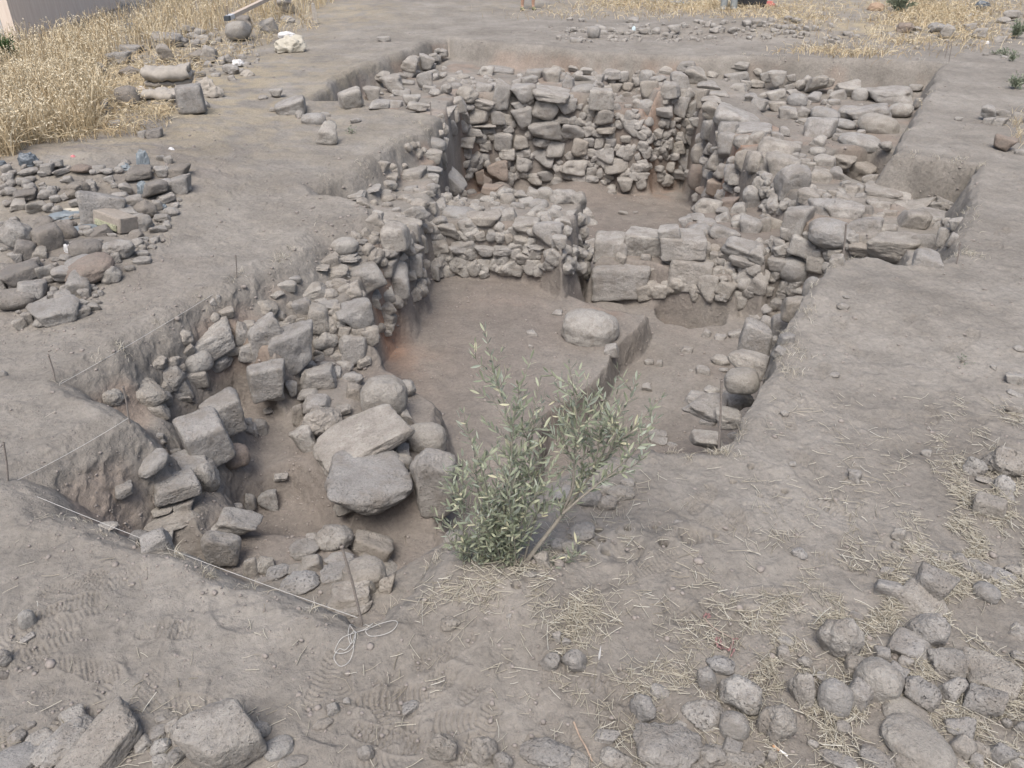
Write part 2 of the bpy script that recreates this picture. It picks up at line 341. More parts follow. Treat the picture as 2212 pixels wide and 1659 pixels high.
STONE_TEXT = """
#A spoil
665 1345 240 210 b;100 1525 180 170 l;290 1560 190 160 b;410 1510 150 110 r -30;165 1625 140 110 b;250 1645 90 70;560 1612 180 100 r;760 1615 180 110 l;895 1120 145 70 s;1150 1115 150 75;1000 1235 150 110 b;1080 1205 100 80 r;1180 1200 120 100;1045 1115 80 60;1070 1285 110 45;840 1400 140 110;905 1450 140 120 l;855 1320 120 80;935 1360 130 110;1020 1485 100 50;655 1505 120 70;875 1525 90 60;780 1275 100 50;230 1335 110 70;110 1325 100 60;160 1265 130 60;280 1450 120 80 l;440 1455 90 60;1105 1375 90 50;1050 1410 90 40;75 1235 70 40;1040 1025 50 45;1090 1040 50 45;530 1090 120 50 R;310 1095 80 60 R;400 1110 100 40;690 1110 70 30;500 1225 130 80;820 1225 80 60 R;1210 1225 50 40;930 1550 60 35;880 1575 90 50;180 1110 110 40;1135 1330 50 30
#A verge
825 625 140 120 r;650 695 110 90;445 690 110 50;735 815 90 60;1000 870 110 60;925 875 60 50;850 325 150 60;800 375 100 70;700 385 130 70;1090 270 220 110 l;1075 350 100 110;850 470 140 80;640 450 90 80;1220 190 80 50;1300 205 80 40;1145 215 70 40;1250 235 90 50;1315 265 100 70;1255 285 80 60;1195 265 60 40;1355 355 110 100 b;1435 390 50 50;1475 380 50 50;1240 325 60 30;1545 200 155 110 r;1570 140 110 70;940 230 60 40;1300 480 60 40;1340 420 60 40;1495 450 100 60;1380 455 50 30;1500 510 50 40;1400 490 60 30;1335 680 45 45 R;1270 360 90 60;90 620 160 80;30 835 60 50
#B path
225 690 190 100 s 10;375 775 150 75 r;285 750 60 60;450 745 60 35;455 865 140 130 b;645 780 70 35 R;830 255 90 40;135 610 80 60;45 632 60 30;105 710 40 25
#B verge
80 170 110 90;205 130 90 50;200 40 110 90
#B corner
610 640 150 120 b;750 615 105 95 b;800 675 130 50 s;815 495 100 60;880 545 140 110 b;990 415 110 90 b;1100 405 100 80 b -20;1035 380 60 45;1145 370 80 45;1175 390 50 60;1000 475 110 55 b -20;945 495 60 40;985 535 80 30 s;1095 530 100 110 b;1140 470 80 30;1150 500 70 40;1120 580 90 60;940 600 110 45 s;1235 575 70 60 l;1165 600 90 50;905 680 90 50;1010 660 110 80 b;1050 695 150 70;1180 325 60 30;1215 345 60 50;1145 430 40 40
#B W3
1300 570 60 50;1370 615 120 90 l;1480 585 115 95 b;1490 465 90 60 b;1585 462 140 45 s;1345 505 70 45;1270 520 60 30;1600 610 110 160 b;1290 680 120 80 b;1240 720 100 60;1475 670 130 60 b;1370 695 80 50;1350 755 70 70;1445 745 130 90 b;1530 725 60 50;1475 808 130 30 s;1410 850 100 50;1500 850 90 60;1290 760 50 70;1270 830 60 80;1565 760 80 80;1630 770 60 80;1350 920 120 60;1450 895 80 60 r;1530 890 70 50;1600 920 110 110 b;1490 935 70 50;1620 990 100 60 s;1360 965 60 30;1480 965 60 30
#B W1
1220 840 50 70;1225 930 40 60;1155 940 130 75 r;1140 1020 110 80;1205 1010 50 80;1215 1070 40 50;1265 1165 180 100 s -38;1030 1150 150 95 b;1125 1100 140 45;1150 1165 60 60;1385 1250 80 45;1140 1225 90 70;1115 1258 80 50;1050 1240 50 30;1000 1230 80 40;860 1205 100 60;750 1220 100 35 s;870 1290 105 65 l;830 1250 80 35;970 1290 90 50;845 1335 70 50;1010 1310 60 40;650 1260 110 40 s;1060 1320 110 60;910 1365 50 35;945 1410 70 40;1035 1385 160 110 b;1190 1350 80 110;1130 1350 70 60;790 1400 60 60;990 1455 140 60;890 1540 200 170 b;1030 1530 60 140;1085 1590 50 110;570 1590 160 90 r;590 1645 110 30;680 1565 70 40;860 1635 110 80;970 1600 100 80;1240 1350 60 30;1230 1240 40 50
#B redblock
1500 1070 50 60 R;1570 1110 130 110 b R;1450 1150 60 100 R;1500 1180 60 100 b R;1530 1230 130 60 R
#B W2
1320 1390 200 85 r;1480 1430 190 95 b;1630 1420 120 120;1250 1490 130 90 b;1340 1440 60 30;1180 1440 100 70;1570 1370 90 50;1630 1300 80 80 r;1410 1320 70 40;1500 1290 80 40;1450 1530 70 60;1540 1530 80 70;1640 1545 50 60;1280 1330 60 50;1350 1590 160 90;1180 1600 120 90;1600 1620 120 60;1480 1620 110 60
#C far
530 210 80 70 r;415 265 75 35 s;575 180 80 30;395 190 50 25;500 185 60 25;650 190 70 30;780 130 80 35;860 200 80 40;930 200 60 40;1050 190 80 50;1000 220 60 30;600 215 50 30;640 240 50 25;700 215 50 30;1310 195 60 30;1360 200 40 30;1430 195 60 40;1180 250 50 20;375 125 40 25;450 130 40 20;1520 150 60 40;1590 150 60 40
#C W3
1140 430 110 60;100 535 115 70 b;75 605 145 95 b;55 680 100 60;65 760 120 110 b;155 485 120 60;260 500 100 90 b;290 450 120 50;400 445 60 30;490 460 80 40;365 540 70 80 b;480 515 140 65 b;425 485 60 40;255 610 210 80 s;460 590 130 65 r;580 640 140 110 q;600 570 80 40;175 560 35 40;210 710 155 110 b;350 685 120 75;335 765 105 50;585 750 120 80 b;500 720 70 70;450 790 70 50;225 825 200 110 b;400 845 150 90;500 850 70 60;610 850 100 50;775 825 85 85 b;740 900 60 40;60 920 100 80 b;185 915 110 70;290 965 110 90;445 945 100 90;500 920 60 50;570 925 60 60;640 920 60 50;620 950 40 40;690 950 70 40;515 990 60 50;205 1020 130 90 b;80 1060 100 90;400 1080 160 90;600 1005 110 80 b;690 1065 160 90;510 1110 70 50;230 1140 110 70;500 1165 100 60;640 1220 60 40;630 1140 60 30;130 1150 110 60;650 480 130 60;720 500 60 60;670 580 90 70 b;760 560 70 45;750 620 70 50;870 510 80 90 r;830 600 80 60;945 520 90 50;990 460 90 55 b;895 600 110 150 b 20;1020 590 125 100 b;1090 530 110 110 b;1200 510 150 110 b;865 705 115 100 r;980 715 110 65;1090 695 90 110 b;1165 700 60 90;1105 610 50 50;1150 610 60 70;1000 655 50 30;810 680 50 60;1070 770 60 30;1200 790 90 60;1130 790 60 50;940 860 70 60;1170 850 70 60;1080 950 80 70;1160 900 60 80;1225 900 60 70;1115 1030 100 110 b;1075 1130 100 70;1020 1080 60 50
#C floor2
730 1195 95 80 b;720 1380 65 30;800 1380 30 20;650 1245 60 30
#C W4
1220 1000 95 105 r;1210 1150 110 130 r R;1335 1050 120 90 b;1285 570 130 60 b;1235 640 60 100 b;1310 670 130 60;1300 730 110 100 b;1450 780 220 110 s -20;1290 840 100 110 b;1340 890 50 60;1400 960 110 150 b;1400 860 100 100;1560 845 180 70 s;1490 930 90 90;1590 920 110 110 b;1500 1050 90 120 b;1580 1060 90 120;1440 1120 100 80;1460 1160 90 60;1335 1220 120 90 b R;1410 1320 90 60 R;1240 1240 80 50 R;1560 1310 100 150 b;1610 1200 80 90;1470 1370 90 90 b;1460 500 130 60;1465 580 100 60 b;1515 555 60 60;1590 540 100 40;1300 490 60 40;1340 620 100 40;1480 420 90 40;1590 465 50 40;1640 500 60 60;1560 640 80 50;1600 680 80 60;1640 620 60 40
#C W5
1260 1345 160 110 b;1375 1385 90 60 b;1210 1420 130 50;1260 1440 110 40;1130 1440 80 70;1210 1510 130 105 r;1370 1520 180 110 b;1535 1490 130 130 b;1620 1490 90 140 b;1320 1610 90 50;1490 1610 220 100
#C TH
645 1605 190 150 q -2;855 1580 225 170 q 3;1105 1590 260 150 q 0;1210 1620 120 90;1020 1500 120 60
#C W2
215 1265 95 85 r;170 1335 110 75 r;140 1265 90 80;65 1275 80 60;35 1340 80 50;330 1290 150 120 l;430 1300 90 100 l;275 1405 95 90;290 1360 70 50;105 1455 170 85 b;230 1510 170 120 b;120 1400 60 50;380 1390 60 60;450 1510 80 90 l;350 1450 80 70;60 1550 100 70;170 1590 120 40;340 1620 90 60;430 1560 60 60
#E rubble
55 510 110 90 b;150 505 60 45;205 545 70 50;55 620 130 80 b;140 570 70 50;170 600 100 45;190 650 120 80 r;310 550 140 110 b;375 535 100 60;255 510 60 40;290 630 100 60;405 600 50 40;455 620 100 70;520 570 160 90 b;595 620 95 90 r;775 625 300 110 b;425 665 80 40;960 565 80 40 s;545 730 160 80 r;655 735 260 100 b 8;860 715 140 80 r;970 665 50 60;370 745 175 85 r;235 730 90 70 b;130 740 120 80;60 690 120 70;500 805 130 55 r -8;715 810 240 120 r;340 840 190 130 b;600 925 260 100 r -6;325 915 90 70;240 790 110 50;450 890 60 50;435 850 80 50;110 850 70 50;190 940 60 40;320 985 100 60 r;60 890 80 60;760 945 80 60
#E W4
60 1000 200 130 b;80 1100 170 140 b;170 1010 60 40;220 1020 50 40;240 1050 60 40;180 1050 60 40;280 1075 50 40;150 1200 190 200 b
#E W5
365 1065 120 100 b;475 1040 150 80 b;335 1165 165 120 b;450 1155 90 110;595 1110 160 120 b;490 1095 60 40;660 1170 80 60;265 1280 135 90 b;340 1250 80 40;415 1260 60 50;485 1300 90 70 b;335 1375 160 150 b;485 1385 210 130 b;540 1240 80 60;590 1225 60 50;750 1235 200 70 s;830 1260 180 80 b;600 1275 60 40;640 1370 110 90 b;730 1345 100 60;935 1340 220 100 b;790 1390 80 50;705 1415 60 40;920 1455 190 180 b;1100 1400 220 60;780 1500 100 80 b;630 1490 180 130 b;50 1470 130 160 b;195 1440 165 170 b;400 1510 230 150 r;1020 1570 200 140 b;810 1600 260 140 b;1140 1540 70 100;600 1620 120 90;230 1590 160 110;1200 1560 60 80;440 1635 90 50;380 1590 60 40;1150 1310 100 60
#E far
890 185 100 70 R;1095 180 100 60;1165 205 90 80;115 180 50 35;155 180 50 40;250 185 40 30;305 185 40 35;30 130 60 25;130 115 50 25;180 130 60 30;215 240 35 12;520 220 70 30;560 240 60 30;1310 180 80 60;1370 215 90 60;1500 260 80 40;1530 130 80 40;1580 100 90 60;970 190 60 30;1060 240 60 30
#E bank
1435 735 100 90;1525 735 90 60;1430 790 70 50;1500 795 90 50;1620 770 80 70;1525 940 130 100 b R;1640 990 70 40;1235 770 50 30
#G spoil
15 190 60 90;145 125 230 130 b;50 75 120 50;105 175 90 40;215 225 150 100 b;100 275 220 110 r;225 50 70 70;300 105 115 110;520 45 160 80 r;580 90 270 140 r 15 R;425 125 140 90;490 180 150 130 b;715 115 120 110 l;740 15 70 60;310 150 60 40;650 240 35 35;435 280 120 100 b;335 260 50 50;265 305 100 50;525 360 100 60;540 310 80 50;610 330 70 45;360 370 260 130 b;270 430 90 55;230 410 60 40;180 415 55 80;130 445 80 80;545 250 60 60;840 80 60 30;20 770 50 50;920 30 100 40
#G W6
1370 545 270 170 b 15;1560 500 90 110;1270 690 180 130 r;1430 690 140 110;1490 605 110 60;1280 790 120 110;1110 790 150 130 l;1180 860 110 110;940 890 230 150 b;740 920 130 110 l;1060 930 90 90;1000 1000 160 110;1200 920 80 60;1600 630 110 110;1465 370 90 60;1380 300 35 40;1415 280 35 45
#G near
1450 1030 250 230 q 12;1330 1190 270 290 q 12;1230 1390 300 190 b;1340 1440 150 200 l;1130 1490 270 150 q 4;1200 1610 150 90;1060 1640 140 60;985 1340 210 110 r 25;1130 1265 90 60;1035 1170 60 40;1050 1210 50 40;1530 1300 160 140 r R;1590 1100 90 80;1640 1130 50 90;800 1510 120 80;1620 1600 80 100;1530 1640 80 60
#H W6
55 540 200 250 b;70 340 120 90;130 250 90 40
#H W1
650 385 200 150 b 20;720 150 200 160 b;405 410 150 165 b;515 110 150 90;580 140 70 60;480 185 90 50;360 225 165 80;200 195 100 60;250 150 70 40;415 70 100 35;600 10 130 50;460 320 120 50;300 340 110 110 b;230 320 60 50;410 280 90 40;170 455 100 60;570 355 50 30;920 160 130 200 b;860 80 100 90;1020 60 110 120;1000 130 70 60;760 250 80 60;770 300 70 90;850 250 80 80;940 280 60 80;1240 100 100 110 l;740 445 50 50;550 440 60 50;450 550 140 120;640 600 170 160 b;690 700 100 80
#H near
245 610 280 280 b;75 800 230 210 q;110 880 130 100;575 715 110 70;460 710 100 60;350 700 90 50;400 790 220 160 b;505 760 90 70;625 795 130 90 l;635 890 115 110 b;350 885 150 75;390 960 180 100 b;430 1050 240 160 l;310 1200 150 170 b;270 1040 80 150;560 1010 110 80;230 860 70 90;90 1000 80 40;30 1120 100 110;830 930 280 265 r ^.95;960 860 140 110 l;980 1060 80 120;680 1190 590 240 s 22;1100 1190 250 190 r;730 1470 520 340 p -6 ^.7;930 1340 200 130;770 1280 100 60;1150 1460 290 340 b ^.5;1020 1440 60 80;620 1620 220 110 b;930 1280 130 90;160 1430 90 50;80 1590 120 120
#I floor1
510 480 340 250 r;645 610 90 80;290 370 70 40;130 500 70 35;120 590 30 25;880 860 70 60;945 1160 110 60;945 1200 110 50;1040 1225 70 30;890 690 60 40;955 700 50 50;1130 610 80 50;1240 745 90 60;1350 680 120 80;1370 740 60 40;1160 745 30 20;1260 510 60 60;1350 530 70 40;1450 510 90 60
#I WR
1585 530 180 170 b;1530 700 230 140 b -10;1490 810 190 140 r;1460 930 180 130;1400 1050 150 110;1250 1190 170 100 b;1250 970 230 130 b;1210 930 130 70;1300 870 90 50
#I TH
705 150 310 210 q 0;950 110 190 160 q 2;1160 110 250 170 q 1;1180 225 200 120 b;870 20 60 50
#I W5
1180 240 60 100;1265 200 120 140;1370 150 60 40;1600 170 110 130;1500 30 160 70;1480 280 80 100
#J W5
170 85 170 140 r;60 50 100 80;310 70 110 130;85 250 70 50;50 310 100 90;200 220 60 40;450 30 80 70;1050 40 190 110
#J WR
280 215 90 130 r;165 355 140 150 b;100 460 140 120;20 560 60 70
#J bank
105 1020 55 40;425 770 70 35;555 1430 95 80;1025 1280 60 50;160 1350 45 30;1460 720 40 25;1600 795 110 80;1630 600 70 40;1600 1000 100 80;1540 1340 240 190 l;1345 1370 130 130 l;1535 1490 120 110 l;1410 1455 120 50;1600 890 90 30;1440 1630 180 130 q;1560 1560 100 50;510 265 50 20;485 325 70 40
#K bankl
175 700 95 125 r;175 815 90 45;25 945 90 100
#K front
470 1330 140 100;425 1480 400 200 l;110 1600 290 150 r;650 1540 560 240 s 25;1420 1480 470 380 b;270 1470 150 90;1020 1430 120 70;1040 1520 130 100;1045 1340 70 40;920 1500 120 80;1050 1620 110 80;1150 1580 110 90
#K near
1120 50 330 110 b;1080 170 90 80;1010 200 150 120;1410 110 70 50;1440 230 190 190 b;1620 370 80 110;680 100 150 60;870 150 120 60;1540 90 250 180 b -30
#L near
500 160 200 140 l;325 230 170 95 l;300 290 70 50;640 190 90 80;740 240 210 190 b -40;810 350 260 140 b -40;700 410 220 160 r;550 400 200 100;540 310 150 70;365 340 110 90;265 370 110 50;150 390 130 70;280 455 200 110 l;45 350 120 100;60 440 110 40;580 540 280 150 b;620 640 220 60;365 170 70 50;850 480 90 120;740 500 80 120
#L bankn
500 1280 80 70;430 1370 130 60;590 1230 50 40;1010 1265 120 80;1260 720 120 90;1640 680 40 30
#L front
710 1565 100 110 l;1205 1530 180 210 l;1480 1550 160 170 l;1600 1620 120 110 l;145 1530 180 120 r;240 1620 180 70 r
#L olive
1290 180 130 110 r
#I olive
505 1570 140 140 l;600 1510 100 70;610 1600 130 90;705 1540 170 110 l;750 1475 90 60;480 1470 70 40;350 1545 160 90
#M olive
435 135 190 120 l;375 235 100 95;290 225 90 80;190 320 100 100;330 300 100 50;120 400 80 40
#M bankn
245 970 120 105 l;400 970 155 140 l;350 845 60 60;290 820 60 80;1080 70 60 30
#M front
1350 985 170 120 l;1265 1095 110 170 r 25;1480 1190 260 220 l;960 1165 120 90 l;850 1275 165 180 l;1240 1310 260 180 l;1440 1395 180 170 r;1010 1530 420 280 l;620 1460 160 70;1640 1370 100 190;1425 1525 120 90;1300 1590 170 130 l;1310 1525 130 50;1500 1620 240 90;1610 1600 100 70;1195 1630 100 60;225 1570 330 170 l;370 1610 240 120 r;680 1600 200 110;1090 1380 90 60
#N front
850 150 80 80;845 215 80 50;205 270 95 75;1140 295 110 60;1245 310 100 80 l;1360 375 170 95 b;1510 425 170 90;1600 375 110 60;1415 525 150 110 r;1540 500 120 60;785 505 170 150 b;890 420 120 40;770 390 80 50;1070 490 220 200 b;1000 580 280 170 b -20;1080 390 120 60;470 825 260 270 l;730 925 110 90;1035 780 220 240 l;930 890 250 160 b;890 975 80 60;1170 985 260 180 l;1430 1065 330 200 b;570 1010 150 120;715 1095 270 240 r;835 1035 130 90;990 1190 220 190 l;1180 1150 130 170 b;1400 1240 220 210 b;580 1195 180 170;220 1155 160 230 l 15;430 1220 200 230 r;110 925 95 85;60 1380 220 240 l;900 1325 280 170 r;980 1510 430 240 r -8;1240 1400 180 130;880 1600 190 130 l;720 1620 230 100;470 1620 230 100;1260 1530 160 130;1390 1545 120 90;1510 1590 130 130;1190 1620 260 90;1360 1620 100 80;1610 1630 100 80;1350 955 120 70;1620 935 80 60;1230 1270 120 50;1340 1320 110 60;250 1065 70 40;20 1600 60 100
"""
# ------------------------------------------------------------------ stones
def stone_material(name, c0, c1, c2, pit=1.0, warm=0.0):
    m = NT(name); pos = m.n('ShaderNodeNewGeometry').outputs['Position']
    oi = m.n('ShaderNodeObjectInfo'); rnd = oi.outputs['Random']
    base = m.ramp(m.noise(pos, 5.5, 6, .65), [(.28, c0), (.5, c1), (.72, c2)])
    tint = m.ramp(rnd, [(0, (.86, .855, .85)), (.2, (1.02, 1.02, 1.03)), (.4, (1.05, 1.02, .97)), (.6, (.93, .935, .95)), (.8, (1.15, 1.14, 1.12)), (1, (.98, .935, .88))])
    c = m.mix(1.0, base, tint, 'MULTIPLY')
    fine = m.ramp(m.noise(pos, 75, 4, .75), [(.3, g3(.78)), (.5, g3(1.0)), (.75, g3(1.14))])
    c = m.mix(1.0, c, fine, 'MULTIPLY')
    st = m.ramp(m.noise(pos, 8, 5, .7), [(.48, g3(0)), (.62, g3(.55))]); c = m.mix(st, c, (.245, .222, .195))
    # vesicles of the basalt
    dn = m.n('ShaderNodeTexNoise', Scale=30, Detail=2); m.l(pos, dn.inputs['Vector']); vm = m.n('ShaderNodeVectorMath', operation='SCALE'); m.l(dn.outputs['Color'], vm.inputs[0]); vm.inputs['Scale'].default_value = .035
    va = m.n('ShaderNodeVectorMath', operation='ADD'); m.l(pos, va.inputs[0]); m.l(vm.outputs[0], va.inputs[1])
    v = m.n('ShaderNodeTexVoronoi', Scale=70, Randomness=1.0); m.l(va.outputs[0], v.inputs['Vector'])
    area = m.ramp(m.noise(pos, 3.2, 3, .6), [(.35, g3(0)), (.65, g3(1))])
    hole = m.ramp(v.outputs['Distance'], [(.08, g3(1)), (.34, g3(0))])
    k = m.math('MULTIPLY', hole, area)
    c = m.mix(m.math('MULTIPLY', k, .30*pit), c, (.15, .14, .125))
    m.l(c, m.b.inputs['Base Color'])
    h = m.noise(pos, 22, 7, .72); h2 = m.noise(pos, 95, 3, .7)
    nb = m.bump(h, .95, .026); nb = m.bump(h2, .7, .008, nb); nb = m.bump(k, .8*pit, -.010, nb)
    m.l(nb, m.b.inputs['Normal']); return m.m
M_BAS = stone_material('dusty basalt', (.268, .256, .238), (.348, .334, .313), (.423, .408, .385))
M_PIT = stone_material('pitted basalt', (.275, .265, .25), (.35, .34, .325), (.41, .40, .385), pit=1.2)
M_SMO = stone_material('smooth basalt', (.29, .280, .264), (.335, .325, .308), (.37, .360, .341), pit=.12)
M_RED = stone_material('red scoria', (.235, .200, .175), (.275, .232, .200), (.31, .268, .236), pit=.6)
M_DRK = stone_material('weathered basalt', (.20, .186, .170), (.25, .234, .215), (.30, .282, .26))
_ico = {}
def ico(n):
    if n not in _ico:
        bm = bmesh.new(); bmesh.ops.create_icosphere(bm, subdivisions=n, radius=1)
        co = np.array([v.co[:] for v in bm.verts]); f = np.array([[v.index for v in p.verts] for p in bm.faces]); bm.free()
        _ico[n] = (co/np.linalg.norm(co, axis=1)[:, None], f)
    return _ico[n]
def n3(c, s, seed, octv=3, gain=.5):
    r = 0; a = 1; t = 0
    for k in range(octv):
        q = c/s*2**k; r = r + a*(vn3(q[:, 0]+seed*3.1+40, q[:, 1]+seed*1.7+40, q[:, 2]-seed*.9+40, seed+k)*2-1); t += a; a *= gain
    return r/t
def rock_co(kind, seed, lev):
    rg = np.random.default_rng(seed*31+ord(kind)); n, f = ico(lev)
    if kind in 'bqs':
        ax = np.array([[1,0,0],[-1,0,0],[0,1,0],[0,-1,0],[0,0,1],[0,0,-1]], float)
        jit = .10 if kind == 'q' else .20
        pl = ax + rg.normal(0, jit, ax.shape)*(.5 if kind == 's' else 1)
        extra = rg.normal(0, 1, (2 if kind == 'q' else 5, 3)); pl = np.vstack([pl, extra])
        pl /= np.linalg.norm(pl, axis=1)[:, None]
        dd = np.concatenate([np.full(6, .80)+rg.uniform(-.06, .06, 6), rg.uniform(.95 if kind != 'q' else 1.15, 1.15 if kind != 'q' else 1.3, len(extra))])
        dots = np.maximum(n@pl.T, .02)/dd
        p = 13 if kind != 'q' else 18
        r = 1/np.power(np.power(dots, p).sum(1), 1/p)
        c = n*r[:, None]; amp, a2 = (.065, .034)
        if kind == 'q': amp = .038
    elif kind == 'r':
        e = 2.5; r = 1/np.power(np.power(np.abs(n), e).sum(1), 1/e); c = n*r[:, None]; amp, a2 = .07, .010
    elif kind == 'p':
        ax = np.array([[0,0,1.],[0,0,-1.],[.3,-.9,.1],[-.9,.1,.1],[.9,.3,0],[-.5,-.7,-.4],[.6,-.6,-.3],[0,1,0]]); ax = ax/np.linalg.norm(ax, axis=1)[:, None]
        dots = np.maximum(n@ax.T, .02)/np.array([.62, .8, .95, 1, .95, .95, 1, .95]); r = 1/np.power(np.power(dots, 7).sum(1), 1/7); c = n*r[:, None]; amp, a2 = .07, .03
    else:
        c = n.copy(); pl = rg.normal(0, 1, (9, 3)); pl /= np.linalg.norm(pl, axis=1)[:, None]
        dots = np.maximum(n@pl.T, .02)/rg.uniform(.66, .92, 9); r = 1/np.power(np.power(dots, 14).sum(1)+1, 1/14); c = n*r[:, None]; amp, a2 = .15, .07
    big = n3(c, .9, seed, 2); mid = n3(c, .30, seed+7, 3, .65); fin = n3(c, .11, seed+13, 2, .7)
    c = c*(1 + amp*big*1.6 + amp*mid*.9)[:, None]
    c = c + n*(a2*fin)[:, None]
    if kind in 'lb':   # chipped hollows
        for _ in range(5 if kind == 'l' else 3):
            q = rg.normal(0, 1, 3); q /= np.linalg.norm(q); dd = np.linalg.norm(n-q, axis=1); rr = rg.uniform(.22, .5)
            c = c*(1 - rg.uniform(.06, .16)*np.exp(-(dd/rr)**4))[:, None]
    if lev >= 5 and kind != 'r':
        pitn = n3(c, .07, seed+29, 2, .7); c = c - n*(np.clip(pitn-.25, 0, 1)*.045)[:, None]
    lo, hi = c.min(0), c.max(0); c = (c-(lo+hi)/2)/(hi-lo)
    return c, f
PROTO = {}
def proto(kind, k, mat, lev=4):
    key = (kind, k, mat.name, lev)
    if key not in PROTO:
        c, f = rock_co(kind, k, lev); PROTO[key] = mesh_from('stone_'+'mesh', c, f, mat)
    return PROTO[key]
def raycast(pts, K=420):
    pts = np.asarray(pts, float); n = len(pts); u = (pts[:, 0]-CX)/F; v = (pts[:, 1]-CY)/F
    dx, dy, dz = u, cs-v*sn, -sn-v*cs
    t0 = (.45-CAMH)/dz; t1 = (-2.2-CAMH)/dz; s = np.linspace(0, 1, K)
    T = t0[:, None] + (t1-t0)[:, None]*s[None]
    X = dx[:, None]*T; Y = dy[:, None]*T; Z = CAMH + dz[:, None]*T
    H = height(X.ravel(), Y.ravel()).reshape(X.shape)
    below = Z < H; i = np.argmax(below, 1); i = np.clip(i, 1, K-1); r = np.arange(n)
    a = Z[r, i-1]-H[r, i-1]; b = H[r, i]-Z[r, i]; k = np.clip(a/(a+b+1e-9), 0, 1)
    return T[r, i-1] + (T[r, i]-T[r, i-1])*k
ORG = dict(A=(0,0),B=(553,0),C=(1106,0),E=(1659,0),G=(0,553),H=(553,553),I=(1106,553),J=(1659,553),K=(0,1106),L=(553,1106),M=(1106,1106),N=(1659,1106))
STONES = []
for line in STONE_TEXT.strip().split('\n'):
    if line[0] == '#': cid, zone = line[1:].split(); ox, oy = ORG[cid]; continue
    for it in line.split(';'):
        q = it.split(); kind = None; rot = None; red = False; up = None
        for e in q[4:]:
            if e == 'R': red = True
            elif e[0] == '^': up = float(e[1:])
            elif e.isalpha(): kind = e
            else: rot = float(e)
        STONES.append(dict(x=ox+float(q[0])/3, y=oy+float(q[1])/3, w=float(q[2])/3, h=float(q[3])/3, kind=kind, rot=rot, red=red, zone=zone, up=up))
tc = raycast([(s['x'], s['y']) for s in STONES]); tb = raycast([(s['x'], s['y']+s['h']*.42) for s in STONES])
WALLZ = ('W1','W2','W3','W4','W5','W6','TH','WR')
LIFT = {'front': .55, 'bank': .5, 'bankl': .5, 'bankn': .4, 'path': .6, 'spoil': .55, 'verge': .5, 'far': .4, 'olive': .5, 'near': .62, 'floor1': .25, 'floor2': .3, 'rubble': .65, 'corner': .4, 'redblock': .3}
MADE = []     # (px, py, w) of what already stands, used by the filler
def place_stone(s, t, tbot, i, name='stone', big=1.0):
    a, b, c = ray(s['x'], s['y'])
    if s['zone'] == 'TH' and i < 5000: t = tbot = ((7.90 if s['x'] > 1440 else 8.08) if s['y'] > 550 else (8.08 if s['x'] > 1440 else 8.30))/b
    if s['zone'] == 'WR' and i < 5000: t = tbot = (-.28-.25*(s['h'] < 45)-CAMH)/c
    W_ = s['w']/F*t
    if t > tbot + .8*W_ + .12: t = tbot + .35*W_
    W_ = s['w']/F*t; H_ = s['h']/F*t
    rg = random.Random(i*7+3)
    kind = s['kind'] or rg.choice('bblb')
    el = math.atan2(-c, math.hypot(a, b)); se, ce = math.sin(el), math.cos(el)
    wall = s['zone'] in WALLZ
    if s['zone'] == 'TH' and not s['kind']: kind = 'q'
    if s['zone'] == 'TH' and kind == 'b': kind = 'q'
    r = s['rot'] if s['rot'] is not None else rg.uniform(-9, 9)
    dep = W_*(.78 if not wall else .8)
    if s['zone'] == 'TH': dep = min(dep, .42)
    if kind == 'p': dep = W_*1.0
    if kind == 's': dep = min(1.0*W_, H_*.9/se)
    if dep*se > .92*H_: dep = .92*H_/se
    sz = math.sqrt(max(H_*H_-(dep*se)**2, (.42*H_)**2))/ce
    sz = min(sz, 1.25*max(W_, H_))
    grow = (1.20 if s['w']*s['h'] > 1200 else 1.26) if wall else (1.2 if s['zone'] == 'spoil' else 1.10)
    if s['zone'] == 'near' and s['y'] > 1140: grow = 1.32
    if s['zone'] == 'W4' and s['w'] > 22: grow = 1.34
    lift = LIFT.get(s['zone'], 0.0 if wall else .4)
    if s['zone'] == 'near' and (s['w'] < 45 or s['x'] < 440): lift = .35
    lift = s.get('up') or lift
    t2 = t - min(lift*sz*.5/max(-c, .12), .9*max(W_, sz))
    if wall: t2 = t + .05*W_
    pos = Vector((a*t2, b*t2, CAMH + c*t2)); k = t2/t
    az = math.atan2(a, b)
    view = Vector((a, b, c)).normalized()
    M = Matrix.Rotation(-az, 4, 'Z')
    M = Matrix.Rotation(-R(r), 4, view) @ M
    fl = Matrix.Rotation(math.pi*rg.choice((0, 1)), 4, rg.choice('Z')) if kind == 's' else (Matrix.Identity(4) if kind == 'p' else Matrix.Rotation(math.pi*rg.choice((0, 1)), 4, rg.choice('XYZ')))
    S = Matrix.Diagonal((W_*k*grow, dep*k*grow*1.05, sz*k*grow, 1))
    area = s['w']*s['h']
    lev = 5 if area > 5200*1 else (4 if area > 380 else 3)
    mat = M_RED if s['red'] else (M_SMO if kind == 'r' else M_BAS)
    if kind == 'p' or (i < 5000 and s['zone'] in ('front', 'near', 'bank') and kind == 'l' and rg.random() < .6): mat = M_PIT
    if s['zone'] in ('spoil', 'verge') and not s['red'] and rg.random() < .35: mat = M_DRK
    if area > 3800: me = mesh_from(name+'_mesh', *rock_co(kind, 500+i, 5), mat)
    else: me = proto(kind, rg.randrange(9), mat, lev)
    o = bpy.data.objects.new(name, me); COL.objects.link(o)
    o.matrix_world = Matrix.Translation(pos) @ M @ S @ fl if False else Matrix.Translation(pos) @ M @ (S @ Matrix.Identity(4)) @ fl
    MADE.append((s['x'], s['y'], s['w'], s['h']))
    s['obj'] = o; s['mat'] = mat; s['kindu'] = kind; return o
